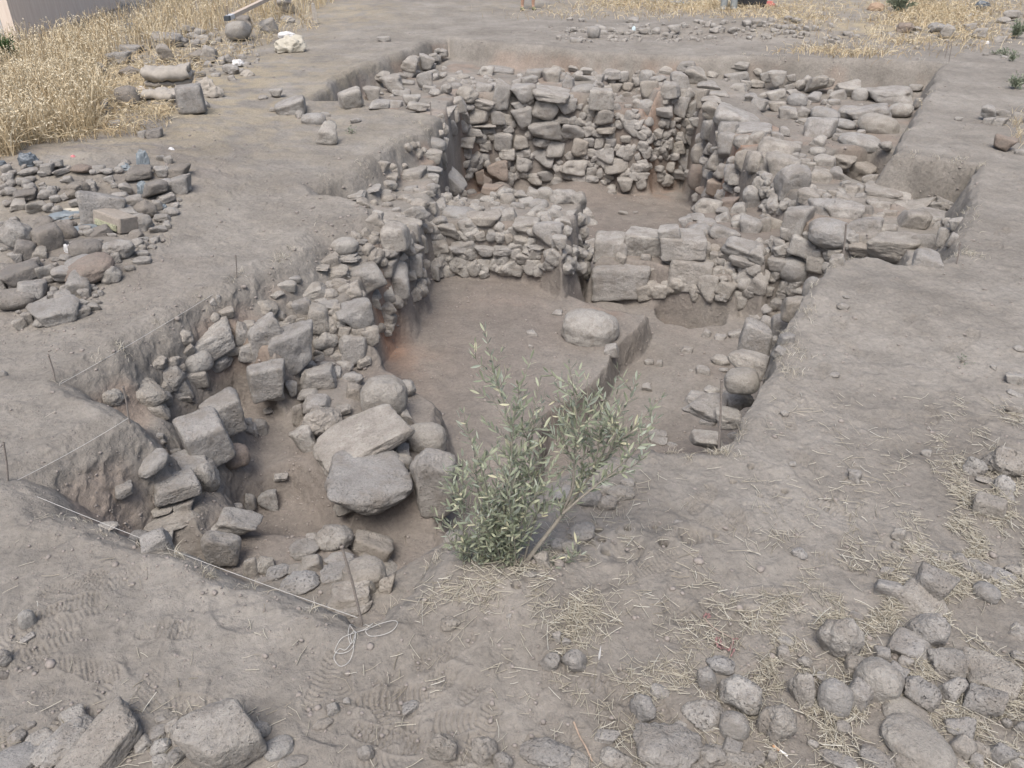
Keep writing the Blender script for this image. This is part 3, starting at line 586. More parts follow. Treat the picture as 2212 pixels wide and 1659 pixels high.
WINFO = {  # wall zone: base pixel for the empty, label
 'W1': 'long rough stone wall along the left side of the rooms, lumpy rubble top',
 'W2': 'low dry stone cross wall between the two rooms, small cobbles on top',
 'W3': 'tall dry stone wall at the far end of the deepest room',
 'W4': 'high stone wall closing the deepest room on its right side',
 'W5': 'massive wide wall of big pale blocks right of the doorway, ending at the notch',
 'W6': 'low row of big stones set along the left earth section',
 'TH': 'three squared blocks in a row forming the doorway threshold between the rooms',
 'WR': 'ragged stone face under the right bank with two large stacked stones'}
WALLS = {}
for zn, lab in WINFO.items():
    q = [(s['x'], s['y']) for s in STONES if s['zone'] == zn]; mx = np.mean([a for a, b in q]); my = np.max([b for a, b in q])
    tt = raycast([(mx, my)])[0]; a, b, c = ray(mx, my)
    e = bpy.data.objects.new('stone_wall', None); COL.objects.link(e); e.location = (a*tt, b*tt, CAMH+c*tt); e.empty_display_size = .3
    e['label'] = lab; e['category'] = 'stone wall'; WALLS[zn] = e
ORDER = sorted(range(len(STONES)), key=lambda i: -STONES[i]['w']*STONES[i]['h'])
cnt = {}; LOOSE = []; NL = 0
def join_into(name, objs, parent, mat, kind='stuff'):
    cos, fs, off = [], [], 0
    for o in objs:
        me = o.data; n = len(me.vertices); c = np.empty(n*3, np.float32); me.vertices.foreach_get('co', c); c = c.reshape(-1, 3)
        M = np.array(o.matrix_world); c = c@M[:3, :3].T + M[:3, 3]
        f = np.empty(len(me.polygons)*3, np.int32); me.polygons.foreach_get('vertices', f) if hasattr(me, 'x') else me.loops.foreach_get('vertex_index', f)
        cos.append(c); fs.append(f.reshape(-1, 3)+off); off += n; bpy.data.objects.remove(o)
    c = np.concatenate(cos)
    if parent: c = c - np.array(parent.location, np.float32)
    o = obj(name, mesh_from(name+'_mesh', c, np.concatenate(fs), mat), parent); o['kind'] = kind; return o
extra = {}
for i in ORDER:
    s = STONES[i]; zn = s['zone']
    if s.get('small'): continue
    if zn in WALLS:
        cnt[zn] = cnt.get(zn, 0)+1
        o = place_stone(s, tc[i], tb[i], i, 'stone')
        if cnt[zn] > 96: extra.setdefault(zn, []).append(o)
        else:
            e = WALLS[zn]; o.parent = e; o.matrix_parent_inverse = Matrix.Translation(-Vector(e.location))
            if s['red']: o['label'] = 'reddish burnt stone'
    else:
        o = place_stone(s, tc[i], tb[i], i, 'boulder' if s['w']*s['h'] > 4000 else 'stone'); NL += 1
        if NL > 290: extra.setdefault('loose', []).append(o)
        else: LOOSE.append(s)
# small packing stones between the big ones, on the wall faces only
FILLR = {'W3': [(960,150,1560,395,420)], 'W4': [(1490,170,1690,470,150)], 'W5': [(1480,340,2070,640,420)], 'W2': [(930,410,1285,590,240)], 'W1': [(590,240,1000,800,300)], 'W6': [(230,650,620,890,45)], 'WR': [(1480,620,1760,980,90)], 'TH': [(1285,500,1590,640,60)]}
POLYF = {'W3': [(965,160),(1520,150),(1510,395),(1010,410),(985,300)], 'W4': [(1500,180),(1560,190),(1690,330),(1680,460),(1500,440),(1530,300)], 'W5': [(1490,470),(1640,440),(1640,350),(1760,330),(1880,390),(2000,430),(2080,470),(2040,570),(1840,560),(1740,620),(1660,650),(1540,650),(1530,600),(1480,520)],
 'W2': [(930,440),(1010,410),(1265,430),(1285,560),(1270,590),(935,590)], 'W1': [(590,770),(640,640),(760,500),(800,380),(940,260),(975,240),(970,380),(1020,410),(935,450),(928,600),(870,680),(800,790),(740,800),(640,800)], 'W6': [(240,860),(420,700),(600,640),(620,720),(560,790),(430,850),(330,905)],
 'WR': [(1750,620),(1700,760),(1580,970),(1480,960),(1560,800),(1620,700),(1680,630)], 'TH': [(1290,540),(1590,520),(1590,640),(1290,630)]}
gx, gy, gw, gh = np.array(MADE).T
for (nm, poly, N, s0, s1) in [('spoil', [(0,360),(150,350),(300,350),(400,380),(385,470),(330,540),(240,610),(200,680),(60,700),(0,650)], 420, 9, 24), ('verge', [(340,60),(470,65),(560,110),(560,150),(470,160),(380,150),(250,130),(260,90)], 230, 7, 16), ('far', [(1220,60),(1500,45),(1800,50),(1800,80),(1600,85),(1300,95),(1200,85)], 300, 4, 13), ('far', [(1750,85),(2200,40),(2200,130),(2050,110),(1850,100)], 110, 5, 14), ('rubble', [(1540,170),(1900,200),(1960,300),(1800,290),(1640,200)], 150, 9, 20), ('corner', [(760,210),(960,120),(960,200),(850,240)], 60, 8, 18), ('front', [(1650,1350),(2212,1200),(2212,1659),(1300,1659)], 60, 12, 34), ('front', [(0,1560),(560,1560),(600,1659),(0,1659)], 40, 15, 40)]:
    rg = np.random.default_rng(N); px = rg.uniform(min(p[0] for p in poly), max(p[0] for p in poly), N); py = rg.uniform(min(p[1] for p in poly), max(p[1] for p in poly), N); sz = rg.uniform(s0, s1, N); ins = sdpoly(px, py, poly) > 0
    keep = [j for j in np.where(ins)[0] if (((px[j]-gx)/(gw*.5+sz[j]*.2))**2 + ((py[j]-gy)/(gh*.5+sz[j]*.2))**2 > 1).all()]
    pts = [(px[j], py[j]) for j in keep]; t1 = raycast(pts, 200)
    for (x, y), t, j in zip(pts, t1, keep):
        s = dict(x=x, y=y, w=sz[j], h=sz[j]*rg.uniform(.55, .9), kind=random.choice('bbl'), rot=None, red=False, zone=nm); extra.setdefault('loose', []).append(place_stone(s, t, t+1, 9000+int(j), 'stone'))
for zn, poly in POLYF.items():
    x0, y0, x1, y1, N = FILLR[zn][0]; rg = np.random.default_rng(ord(zn[0])*7 + ord(zn[1]))
    N = int(N*1.5); px = rg.uniform(x0, x1, N); py = rg.uniform(y0, y1, N); inside = sdpoly(px, py, poly) > 0
    near = (py-100)/500.0; sz = rg.uniform(13, 27, N)*(.6+.5*np.clip(near, 0, 1)*1.5)
    keep = []
    for j in np.where(inside)[0]:
        if (((px[j]-gx)/(gw*.5+sz[j]*.15))**2 + ((py[j]-gy)/(gh*.5+sz[j]*.15))**2 > 1).all(): keep.append(j)
    pts = [(px[j], py[j]) for j in keep]
    if not pts: continue
    t1 = raycast(pts); objs = []
    for (x, y), t, j in zip(pts, t1, keep):
        s = dict(x=x, y=y, w=sz[j], h=sz[j]*rg.uniform(.7, 1.0), kind=random.choice('bl'), rot=rg.uniform(-30, 30), red=False, zone=zn)
        objs.append(place_stone(s, t, t+1, 5000+int(j), 'packing'))
    o = join_into('packing_stones', objs, WALLS[zn], M_BAS)
for zn, ob in extra.items(): join_into('smaller_stones' if zn in WALLS else 'small_rubble', ob, WALLS.get(zn), M_BAS)
# ------------------------------------------------------------------ names for the loose stones
def nearpt(px, py, table): return min(table, key=lambda l: (l[0]-px)**2 + (l[1]-py)**2)
HERO = [  # px, py, label, short phrase for its neighbours
 (222,448,'large rough boulder rising in the middle of the left rubble heap','the large boulder in the left heap'),
 (33,508,'dark squarish boulder at the left edge of the left rubble heap','the dark squarish boulder of the left heap'),
 (97,520,'angular upright boulder beside the white crumpled scrap','the upright boulder by the white scrap'),
 (193,583,'long reddish boulder at the lower end of the left rubble heap','the long reddish boulder of the left heap'),
 (120,677,'flat pale block lying at the very bottom of the left rubble heap','the flat pale block below the left heap'),
 (33,645,'wide grey boulder at the left picture edge low in the heap','the wide grey boulder at the left edge'),
 (48,595,'blocky bluish stone on the left edge of the heap','the blocky bluish stone of the heap'),
 (163,613,'pointed grey stone standing below the long reddish boulder','the pointed stone of the heap'),
 (298,373,'pale flat stone under the upright dark plastic scrap','the pale flat stone by the plastic scrap'),
 (275,208,'round grey boulder in the dry grass left of the folded sack','the round boulder left of the folded sack'),
 (515,67,'large round boulder under the end of the wooden beam','the boulder under the beam'),
 (363,90,'lumpy boulder half hidden by dry grass on the verge','the lumpy boulder on the grassy verge'),
 (451,118,'angular grey boulder at the edge of the grassy verge','the angular boulder on the verge'),
 (628,230,'long flat pale stone lying on the path by the pit corner','the flat pale stone on the path'),
 (704,288,'dark faceted block standing alone on the path','the lone dark block on the path'),
 (678,258,'low rounded stone beside the long flat stone on the path','the low rounded stone on the path'),
 (768,80,'lone flat stone on the bare ground behind the pit corner','the lone flat stone behind the corner'),
 (846,181,'angular block on the rubble in the far left corner of the dig','the angular block in the far left corner'),
 (756,213,'broad leaning stone in the lowest corner of the far left cut','the leaning stone of the far left cut'),
 (1283,70,'round grey stone in the line of rubble beyond the dig','the round stone in the far rubble line'),
 (1917,208,'long pale boulder, topmost right of the rubble in the far right trench','the long pale boulder at the back right'),
 (1897,270,'pale loaf shaped boulder right of centre in the far right rubble','the loaf shaped boulder'),
 (1859,308,'smooth elongated boulder at the front of the far right rubble','the smooth elongated boulder'),
 (1877,245,'broad angular boulder behind the loaf shaped boulder','the broad angular boulder at the right'),
 (1772,280,'big angular stone in the middle of the far right rubble','the big angular stone mid rubble'),
 (1857,208,'smooth egg shaped stone left of the long pale boulder','the egg shaped stone'),
 (1832,190,'angular boulder close under the far earth section','the angular boulder under the far section'),
 (1762,183,'tall pale stone towards the back of the far right rubble','the tall pale stone at the back'),
 (1782,248,'rounded stone in the centre of the far right rubble','the rounded stone mid rubble'),
 (2167,313,'reddish rounded boulder alone on the far right bank','the reddish boulder on the right bank'),
 (1276,713,'huge smooth half buried boulder on the floor of the near room','the half buried boulder'),
 (830,863,'smooth rounded boulder standing on the rubble beside the near room','the smooth rounded boulder'),
 (780,950,'long flat slab tilted behind the big pitted boulder','the tilted slab'),
 (796,1043,'big flat topped pitted boulder in the near left trench','the big pitted boulder'),
 (936,1040,'rough upright boulder right of the big pitted boulder','the rough upright boulder'),
 (920,950,'triangular smooth stone leaning right of the tilted slab','the leaning triangular stone'),
 (634,756,'large angular pale block standing on end at the wall corner','the pale block on end'),
 (578,820,'squarish block with flat top in the left trench','the flat topped block'),
 (483,896,'upper pale block of the massive pair in the left trench','the upper massive block'),
 (443,950,'lower pale block of the massive pair in the left trench','the lower massive block'),
 (410,1016,'broad pale boulder below the massive pair of blocks','the broad boulder below the blocks'),
 (377,1050,'flat topped wedge shaped block in the near left trench','the wedge shaped block'),
 (696,903,'lumpy stone with holes like a skull above the tilted slab','the lumpy stone with holes'),
 (686,820,'large tapering stone on the rubble behind the lumpy stone','the large tapering stone'),
 (328,1000,'elongated pale stone lying on the slope of the near left trench','the elongated pale stone on the slope'),
 (510,987,'brownish round stone beneath the massive pair of blocks','the brownish round stone'),
 (373,1123,'dusty low boulder at the front rim of the near left trench','the dusty boulder at the rim'),
 (823,1222,'long ridged boulder on the right side of the front stone cluster','the ridged boulder'),
 (720,1159,'pale lumpy boulder at the back of the front stone cluster','the pale boulder of the front cluster'),
 (786,1243,'round ended boulder in the middle of the front stone cluster','the round ended boulder'),
 (746,1286,'flat faced slab at the foot of the long iron rod','the slab by the long iron rod'),
 (646,1258,'rough stone at the left of the front stone cluster','the rough stone left of the cluster'),
 (759,1113,'stone tucked under the big pitted boulder','the stone tucked under the boulder'),
 (500,1130,'big dusty block near the middle of the near left trench floor','the dusty block on the trench floor'),
 (576,1095,'slanted split slab lying on the trench floor','the slanted slab on the floor'),
 (983,1166,'rounded stone wedged at the rim behind the olive sapling','the rounded stone behind the sapling'),
 (473,1600,'largest foreground boulder with a deep cleft, bottom left','the large cleft boulder'),
 (217,1620,'flat dusty slab sloping at the bottom left edge','the sloping flat slab'),
 (142,1600,'lumpy two part boulder left of the sloping flat slab','the lumpy boulder bottom left'),
 (955,1616,'pitted grey stone standing at the bottom, left of centre','the pitted stone at the bottom'),
 (1443,1616,'biggest pale boulder at the bottom right of centre','the biggest pale boulder at the bottom'),
 (1599,1503,'pale angular boulder with chipped top in the lower right field','the pale chipped boulder'),
 (1519,1543,'lumpy grey stone left of the pale chipped boulder','the lumpy stone left of the chipped one'),
 (1816,1381,'porous boulder highest of the lower right field','the porous boulder'),
 (2004,1265,'split pale boulder with a crack through it, right side','the split pale boulder'),
 (1992,1299,'wedge of the split boulder lying in front of it','the wedge of the split boulder'),
 (2015,1366,'tall pitted stone below the split boulder','the tall pitted stone'),
 (1897,1471,'round dark grey boulder in the centre of the lower right field','the round boulder of the lower right field'),
 (1803,1516,'smooth pear shaped pale stone in the straw','the pear shaped stone'),
 (1985,1609,'long smooth boulder at the bottom right','the long smooth boulder'),
 (2135,1461,'dark angular block at the right edge of the lower field','the dark angular block'),
 (2125,1519,'dark pitted block below the dark angular block','the dark pitted block'),
 (1678,1566,'knobbly boulder left of the pear shaped stone','the knobbly boulder'),
 (2050,1434,'broad porous stone right of the round boulder','the broad porous stone'),
 (2172,1000,'lumpy basalt boulder at the right edge, highest in the bank pile','the lumpy boulder at the right edge'),
 (2139,1102,'square faced stone at the right edge in the straw','the square faced stone'),
 (1241,1429,'larger of two small stones below the straw patch','the larger stone below the straw'),
 (1188,1429,'smaller of two small stones below the straw patch','the smaller stone below the straw'),
 (58,1339,'bluish upright stone alone on the left foreground ground','the bluish upright stone'),
 (1251,1151,'lumpy stone right of the sapling trunk','the lumpy stone by the sapling'),
]
zone_grp = {'spoil':'stones of the left rubble heap','verge':'stones on the grassy verge','path':'stones lying on the path','corner':'stones in the far left corner','far':'stones scattered beyond the dig','rubble':'stones filling the far right trench','near':'stones in the near left trench','floor1':'stones on the near room floor','floor2':'stones on the far room floor','bank':'stones on the right bank','bankl':'stones on the left foreground','bankn':'stones in the middle foreground','front':'stones along the bottom of the photo','olive':'stones around the olive sapling','redblock':'red burnt blocks in the far room'}
zone_short = {'spoil':'left rubble heap','verge':'grassy verge','path':'path','corner':'far left corner','far':'far ground','rubble':'far right trench','near':'near left trench','floor1':'near room','floor2':'far room','bank':'right bank','bankl':'left foreground','bankn':'foreground','front':'foreground','olive':'sapling foot','redblock':'far room'}
used = {}
for (hx, hy, lab, short) in HERO:
    cands = [s for s in LOOSE if 'lab' not in s]
    s = min(cands, key=lambda s: (s['x']-hx)**2+(s['y']-hy)**2)
    if (s['x']-hx)**2+(s['y']-hy)**2 < 45**2: s['lab'] = lab; s['short'] = short
heroes = [s for s in LOOSE if 'short' in s]
ordw = ['nearest', 'second nearest', 'third nearest', 'fourth nearest', 'fifth nearest', 'sixth nearest', 'seventh nearest', 'eighth nearest', 'ninth nearest', 'tenth nearest']+['%dth nearest' % k for k in range(11, 60)]
buckets = {}
for s in LOOSE:
    if 'lab' in s: continue
    hz = min(heroes, key=lambda h: (h['x']-s['x'])**2+(h['y']-s['y'])**2 + (0 if h['zone'] == s['zone'] else 400**2))
    dx, dy = s['x']-hz['x'], s['y']-hz['y']
    d_ = ('right of' if dx > 0 else 'left of') if abs(dx) > abs(dy)*1.1 else ('in front of' if dy > 0 else 'behind')
    buckets.setdefault((id(hz), d_), []).append((dx*dx+dy*dy, id(s), s, hz))
SH = {'b':'angular','l':'lumpy','r':'rounded','s':'flat','q':'squared','p':'pitted'}
for (h, d_), lst in buckets.items():
    lst.sort(key=lambda q: q[0])
    for k, (_, _, s, hz) in enumerate(lst):
        adj = 'red' if s['red'] else ('dark' if s['mat'] is M_DRK else 'grey')
        s['lab'] = '%s %s stone, %s of those %s %s' % (SH[s['kindu']], adj, ordw[k], d_, hz['short']) if len(lst) > 1 else '%s %s stone %s %s' % (SH[s['kindu']], adj, d_, hz['short'])
for s in LOOSE:
    o = s['obj']; o['label'] = ' '.join(s['lab'].split()[:16]); o['category'] = 'boulder' if o.name.startswith('boulder') else 'stone'; o['group'] = zone_grp[s['zone']]
# ------------------------------------------------------------------ strips, tubes, straw
def strips(paths, widths, cols=None, tri=False):
    """paths (n,k,3) to flat ribbons facing random ways; widths (n,k)"""
    paths = np.asarray(paths, float); n, k, _ = paths.shape
    tan = np.gradient(paths, axis=1); up = rng.normal(0, 1, (n, 1, 3)); side = np.cross(tan, up); side /= np.linalg.norm(side, axis=2)[..., None]+1e-9
    a = paths + side*widths[..., None]; b = paths - side*widths[..., None]
    co = np.stack([a, b], 2).reshape(-1, 3); i = np.arange(n)[:, None]*k*2 + np.arange(k-1)[None]*2
    return co, np.stack([i, i+1, i+3, i+2], -1).reshape(-1, 4)
def tube_co(path, rad, sides=6):
    path = [Vector(p) for p in path]; n = len(path); co = []; fs = []
    for i, p in enumerate(path):
        t = (path[min(i+1, n-1)]-path[max(i-1, 0)]).normalized(); u = t.cross(Vector((.3, .2, 1)) if abs(t.z) < .95 else Vector((1, 0, 0))).normalized(); v = t.cross(u)
        r = rad[i] if hasattr(rad, '__len__') else rad
        for k in range(sides):
            an = 2*math.pi*k/sides; co.append(p + (u*math.cos(an)+v*math.sin(an))*r)
    for i in range(n-1):
        for k in range(sides):
            a = i*sides+k; b = i*sides+(k+1) % sides; fs.append((a, b, b+sides, a+sides))
    return [tuple(c) for c in co], fs
def tube(name, path, rad, mat, parent=None, sides=6, **kw):
    co, fs = tube_co(path, rad, sides)
    if parent: co = [tuple(Vector(c)-parent.location) for c in co]
    return obj(name, mesh_from(name+'_mesh', co, fs, mat), parent, **kw)
def simple(name, col, rough=.9, noise=None, bump=0, spec=.2, emi=None):
    m = NT(name); m.b.inputs['Roughness'].default_value = rough; m.b.inputs['Specular IOR Level'].default_value = spec
    pos = m.n('ShaderNodeNewGeometry').outputs['Position']
    sc, amt = noise or (20, .15)
    f = m.ramp(m.noise(pos, sc, 5, .65), [(.3, g3(1-amt)), (.7, g3(1+amt))]); m.l(m.mix(1.0, (col), f, 'MULTIPLY'), m.b.inputs['Base Color'])
    if bump: m.l(m.bump(m.noise(pos, sc*1.5, 5, .6), .6, bump), m.b.inputs['Normal'])
    return m.m
def straw_mat(name, stops, trans=.0):
    m = NT(name); at = m.n('ShaderNodeAttribute', attribute_name='rnd'); c = m.ramp(at.outputs['Fac'], stops)
    m.l(c, m.b.inputs['Base Color']); m.b.inputs['Roughness'].default_value = .7
    return m.m
M_STRAW = straw_mat('dry straw', [(0, (.26, .235, .185)), (.4, (.42, .39, .32)), (.8, (.54, .515, .44)), (1, (.64, .625, .56))])
M_GRASS = straw_mat('dry grass', [(0, (.30, .225, .135)), (.35, (.47, .38, .245)), (.7, (.58, .50, .35)), (1, (.68, .62, .48))])
def setrnd(me, vals):
    a = me.attributes.new('rnd', 'FLOAT', 'POINT'); a.data.foreach_set('value', np.asarray(vals, np.float32))
def gz(x, y): return height(np.asarray(x), np.asarray(y))
def insideD(px, py, poly): return sdpoly(np.asarray(px, float), np.asarray(py, float), poly) > 0
def litter():
    # (cx, cy, sx, sy, n) in the measuring sheet, read at ground level
    Z = [(1980,1330,170,130,2300),(1780,1500,150,110,1500),(2130,1130,80,110,2600),(2080,1560,120,90,1300),(1730,1340,110,60,480),(1240,1320,42,60,520),(1215,1385,50,60,130),
         (1440,1500,60,45,300),(1560,1590,180,60,330),(1000,1300,60,35,300),(1290,1190,70,70,200),(1600,1400,200,130,480),(1500,1250,320,200,300),(1900,1000,260,260,650),
         (960,1500,350,120,170),(350,1350,330,200,200),(2170,920,40,80,350),(350,1600,200,50,160),(2150,1250,70,60,500),(1130,1250,60,40,220),(1900,1430,300,150,900)]
    xs, ys = [], []
    for (a, b, sx, sy, n) in Z:
        # stay clumpy: thin by noise
        n = int(n*.62); px = rng.normal(a, sx, n*3); py = rng.normal(b, sy, n*3); k = fbm2(px, py, 45, 3, 71) > rng.uniform(-.12, .2, n*3); px, py = px[k][:n], py[k][:n]
        m = (py > 850) & (py < 1800); u = (px[m]-CX)/F; v = (py[m]-CY)/F; t = -CAMH/(-sn-v*cs); xs.append(u*t); ys.append((cs-v*sn)*t)
    x = np.concatenate(xs); y = np.concatenate(ys); ok = (sdpoly(x, y, RIM) < -.02) & (y > .9); x, y = x[ok], y[ok]
    n = len(x); L = rng.gamma(3.2, .013, n)+.012; an = rng.uniform(0, 2*math.pi, n); k = 3
    z = gz(x, y); s = np.linspace(-.5, .5, k)
    bend = rng.normal(0, .05, n)
    X = x[:, None] + L[:, None]*(np.cos(an)[:, None]*s - np.sin(an)[:, None]*bend[:, None]*(s*s*4-.3)); Y = y[:, None] + L[:, None]*(np.sin(an)[:, None]*s + np.cos(an)[:, None]*bend[:, None]*(s*s*4-.3))
    lift = rng.exponential(.007, n); tilt = rng.normal(0, .15, n)
    Zv = gz(X.ravel(), Y.ravel()).reshape(X.shape).mean(1)[:, None]+.005 + lift[:, None] + tilt[:, None]*s*L[:, None]
    Zv = np.maximum(Zv, gz(X.ravel(), Y.ravel()).reshape(X.shape)+.002)
    rad = rng.uniform(.0008, .0016, n)
    # triangular section stalks
    P3 = np.stack([X, Y, Zv], -1); off = np.stack([-np.sin(an), np.cos(an), np.zeros(n)], -1)[:, None]*rad[:, None, None]; upv = np.array([0, 0, 1])*rad[:, None, None]*1.6
    co = np.stack([P3+off, P3-off, P3+upv], 2).reshape(-1, 3); b0 = np.arange(n)[:, None, None]*9 + np.arange(2)[None, :, None]*3; j = np.arange(3)[None, None]
    f = np.stack([b0+j, b0+(j+1) % 3, b0+3+(j+1) % 3, b0+3+j], -1).reshape(-1, 4)
    me = mesh_from('straw_litter_mesh', co, f, M_STRAW); setrnd(me, np.repeat(np.clip(rng.normal(.5, .25, n), 0, 1), 9)); obj('straw_litter', me, kind='stuff')
litter()
def blades(name, px, py, hgt, lean, mat, heads=.0, wid=.003, z0=None, flat=0.0, dirx=None):
    u = (px-CX)/F; v = (py-CY)/F; t = -CAMH/(-sn-v*cs); x = u*t; y = (cs-v*sn)*t; n = len(x); z = gz(x, y)-.01
    k = 5; s = np.linspace(0, 1, k); H = hgt*rng.uniform(.5, 1.15, n); an = rng.uniform(0, 2*math.pi, n) if dirx is None else rng.normal(dirx, 1.0, n)
    ln = np.abs(rng.normal(lean, .25, n)); fl = rng.random(n) < flat; ln = np.where(fl, rng.uniform(1.5, 3.5, n), ln)
    th = ln[:, None]*s**1.3; ds = H/(k-1)
    dxy = np.cumsum(np.sin(np.clip(th, 0, 1.5)), 1)*ds[:, None]; dz = np.cumsum(np.cos(np.clip(th, 0, 1.5)), 1)*ds[:, None]; dxy -= dxy[:, :1]; dz -= dz[:, :1]
    pth = np.stack([x[:, None]+dxy*np.cos(an)[:, None], y[:, None]+dxy*np.sin(an)[:, None], z[:, None]+dz+.01*fl[:, None]], -1)
    dist = np.hypot(x, y); w_ = (wid*(.6+dist/14))[:, None]*np.array([1, .9, .75, .55, .2])[None]
    co, f = strips(pth, w_); vals = [np.repeat(np.clip(rng.normal(.45, .25, n), 0, 1), k*2)]
    if heads > 0:
        h = np.where(rng.random(n) < heads)[0]; m = 5
        tip = pth[h, -1]; prev = pth[h, -2]; dirv = tip-prev; dirv /= np.linalg.norm(dirv, axis=1)[:, None]+1e-9
        q = []
        for j in range(m):
            st = tip - dirv*(.012+.022*j)[...,] if False else tip - dirv*(.02*j); dd = dirv*.6 + rng.normal(0, .45, dirv.shape) + np.array([0, 0, -.35]); dd /= np.linalg.norm(dd, axis=1)[:, None]
            q.append(np.stack([st, st+dd*.014, st+dd*.03], 1))
        q = np.concatenate(q); ww = np.repeat((wid*(.6+dist[h]/14))[:, None], m, 0).reshape(-1, 1)
        ww = np.concatenate([wid*(.6+dist[h]/14)]*m)[:, None]*np.array([.5, 1.25, .2])[None]
        c2, f2 = strips(q, ww); f2 = f2+len(co); co = np.concatenate([co, c2]); f = np.concatenate([f, f2]); vals.append(np.clip(np.repeat(rng.normal(.85, .15, len(q)), 6), 0, 1))
    me = mesh_from(name+'_mesh', co, f, mat); setrnd(me, np.concatenate(vals)); return me
def scatter(poly, n):
    xs = [p[0] for p in poly]; ys = [p[1] for p in poly]; px = rng.uniform(min(xs), max(xs), n); py = rng.uniform(min(ys), max(ys), n)
    k = insideD(px, py, poly) & (fbm2(px, py, 45, 3, 81) > rng.uniform(-.9, .25, n)); return px[k], py[k]
TALL = [(-120,130),(60,95),(180,70),(300,20),(420,-30),(760,-30),(720,10),(640,45),(560,50),(470,70),(420,85),(370,120),(300,105),(240,130),(210,200),(250,260),(220,330),(130,350),(60,420),(-120,430)]
px, py = scatter(TALL, 52000); obj('dry_grass', blades('dry_grass', px, py, .42, .55, M_GRASS, heads=.36, wid=.0032, flat=.12), kind='stuff')
FRINGE = [(0,300),(250,120),(480,60),(640,30),(700,60),(600,80),(520,130),(440,150),(400,240),(360,320),(230,345),(120,370),(0,450)]
px, py = scatter(FRINGE, 15000); obj('trampled_grass', blades('trampled_grass', px, py, .26, 1.1, M_GRASS, heads=.1, wid=.0030, flat=.75), kind='stuff')
def tuftset(name, spots, mat, **kw):
    xs, ys = [], []
    for (a, b, sx, sy, n) in spots: xs.append(rng.normal(a, sx, n)); ys.append(rng.normal(b, sy, n))
    o = obj(name, blades(name, np.concatenate(xs), np.concatenate(ys), mat=mat, **kw), kind='stuff'); return o
tuftset('distant_dry_grass', [(1460,20,60,8,600),(1540,15,50,10,600),(1650,25,90,12,900),(1730,60,50,12,300),(2020,40,45,16,1300),(1990,15,40,14,1000),(2120,20,50,14,600),(1915,50,30,10,200),(1950,95,60,10,380),(2100,70,40,20,500),(1350,12,60,5,500),(1250,30,80,8,200),(1760,110,40,5,200),(1860,120,50,6,300)], M_GRASS, hgt=.22, lean=.9, heads=.1, wid=.0030, flat=.65)
tuftset('bank_grass', [(2196,265,12,10,40),(2200,300,10,8,40),(1990,240,0.1,1,1)], M_GRASS, hgt=.2, lean=1.0, heads=.1, wid=.002)
# dry roots and tufts hanging on the lip of the cut
rt = []
rimD = [(128,836),(220,780),(330,715),(430,655),(512,610),(603,560),(690,508),(663,411),(720,388),(790,360),(843,318),(920,277),(800,232),(720,224),(1300,108),(1500,116),(1700,122),(1900,134),(2038,142),(1985,240),(1930,335),(2115,360),(2085,470),(2065,530),(2010,578),(1900,556),(1840,556),(1755,620),(1715,700),(1645,830),(1590,940),(1540,975),(1430,968),(960,1190),(880,1286),(700,1335),(533,1266),(390,1205),(260,1163),(103,1106)]
rr_ = random.Random(5)
for i in range(len(rimD)-1):
    (a, b), (c, e) = rimD[i], rimD[i+1]
    if math.hypot(a-c, b-e) > 420: continue
    for _ in range(int(math.hypot(a-c, b-e)/26)+1):
        k = rr_.random()
        if rr_.random() < .55: rt.append((a+(c-a)*k, b+(e-b)*k+rr_.uniform(-3, 3), 5+b/150, 1.5+b/500, rr_.randrange(5, 22)))
rt += [(1700,730,14,14,60),(1725,770,12,12,50),(1745,690,8,14,40),(1715,810,14,6,50),(2050,500,20,18,50),(2090,470,20,20,60),(2085,560,22,4,90),(1855,555,24,3,80),(1545,975,14,4,50),(1575,985,18,5,40),(1490,990,4,6,20),(385,1200,8,5,50),(450,1240,10,4,40),(1690,780,10,20,60)]
tuftset('rim_grass', rt, M_STRAW, hgt=.065, lean=1.0, wid=.0015, flat=.5)
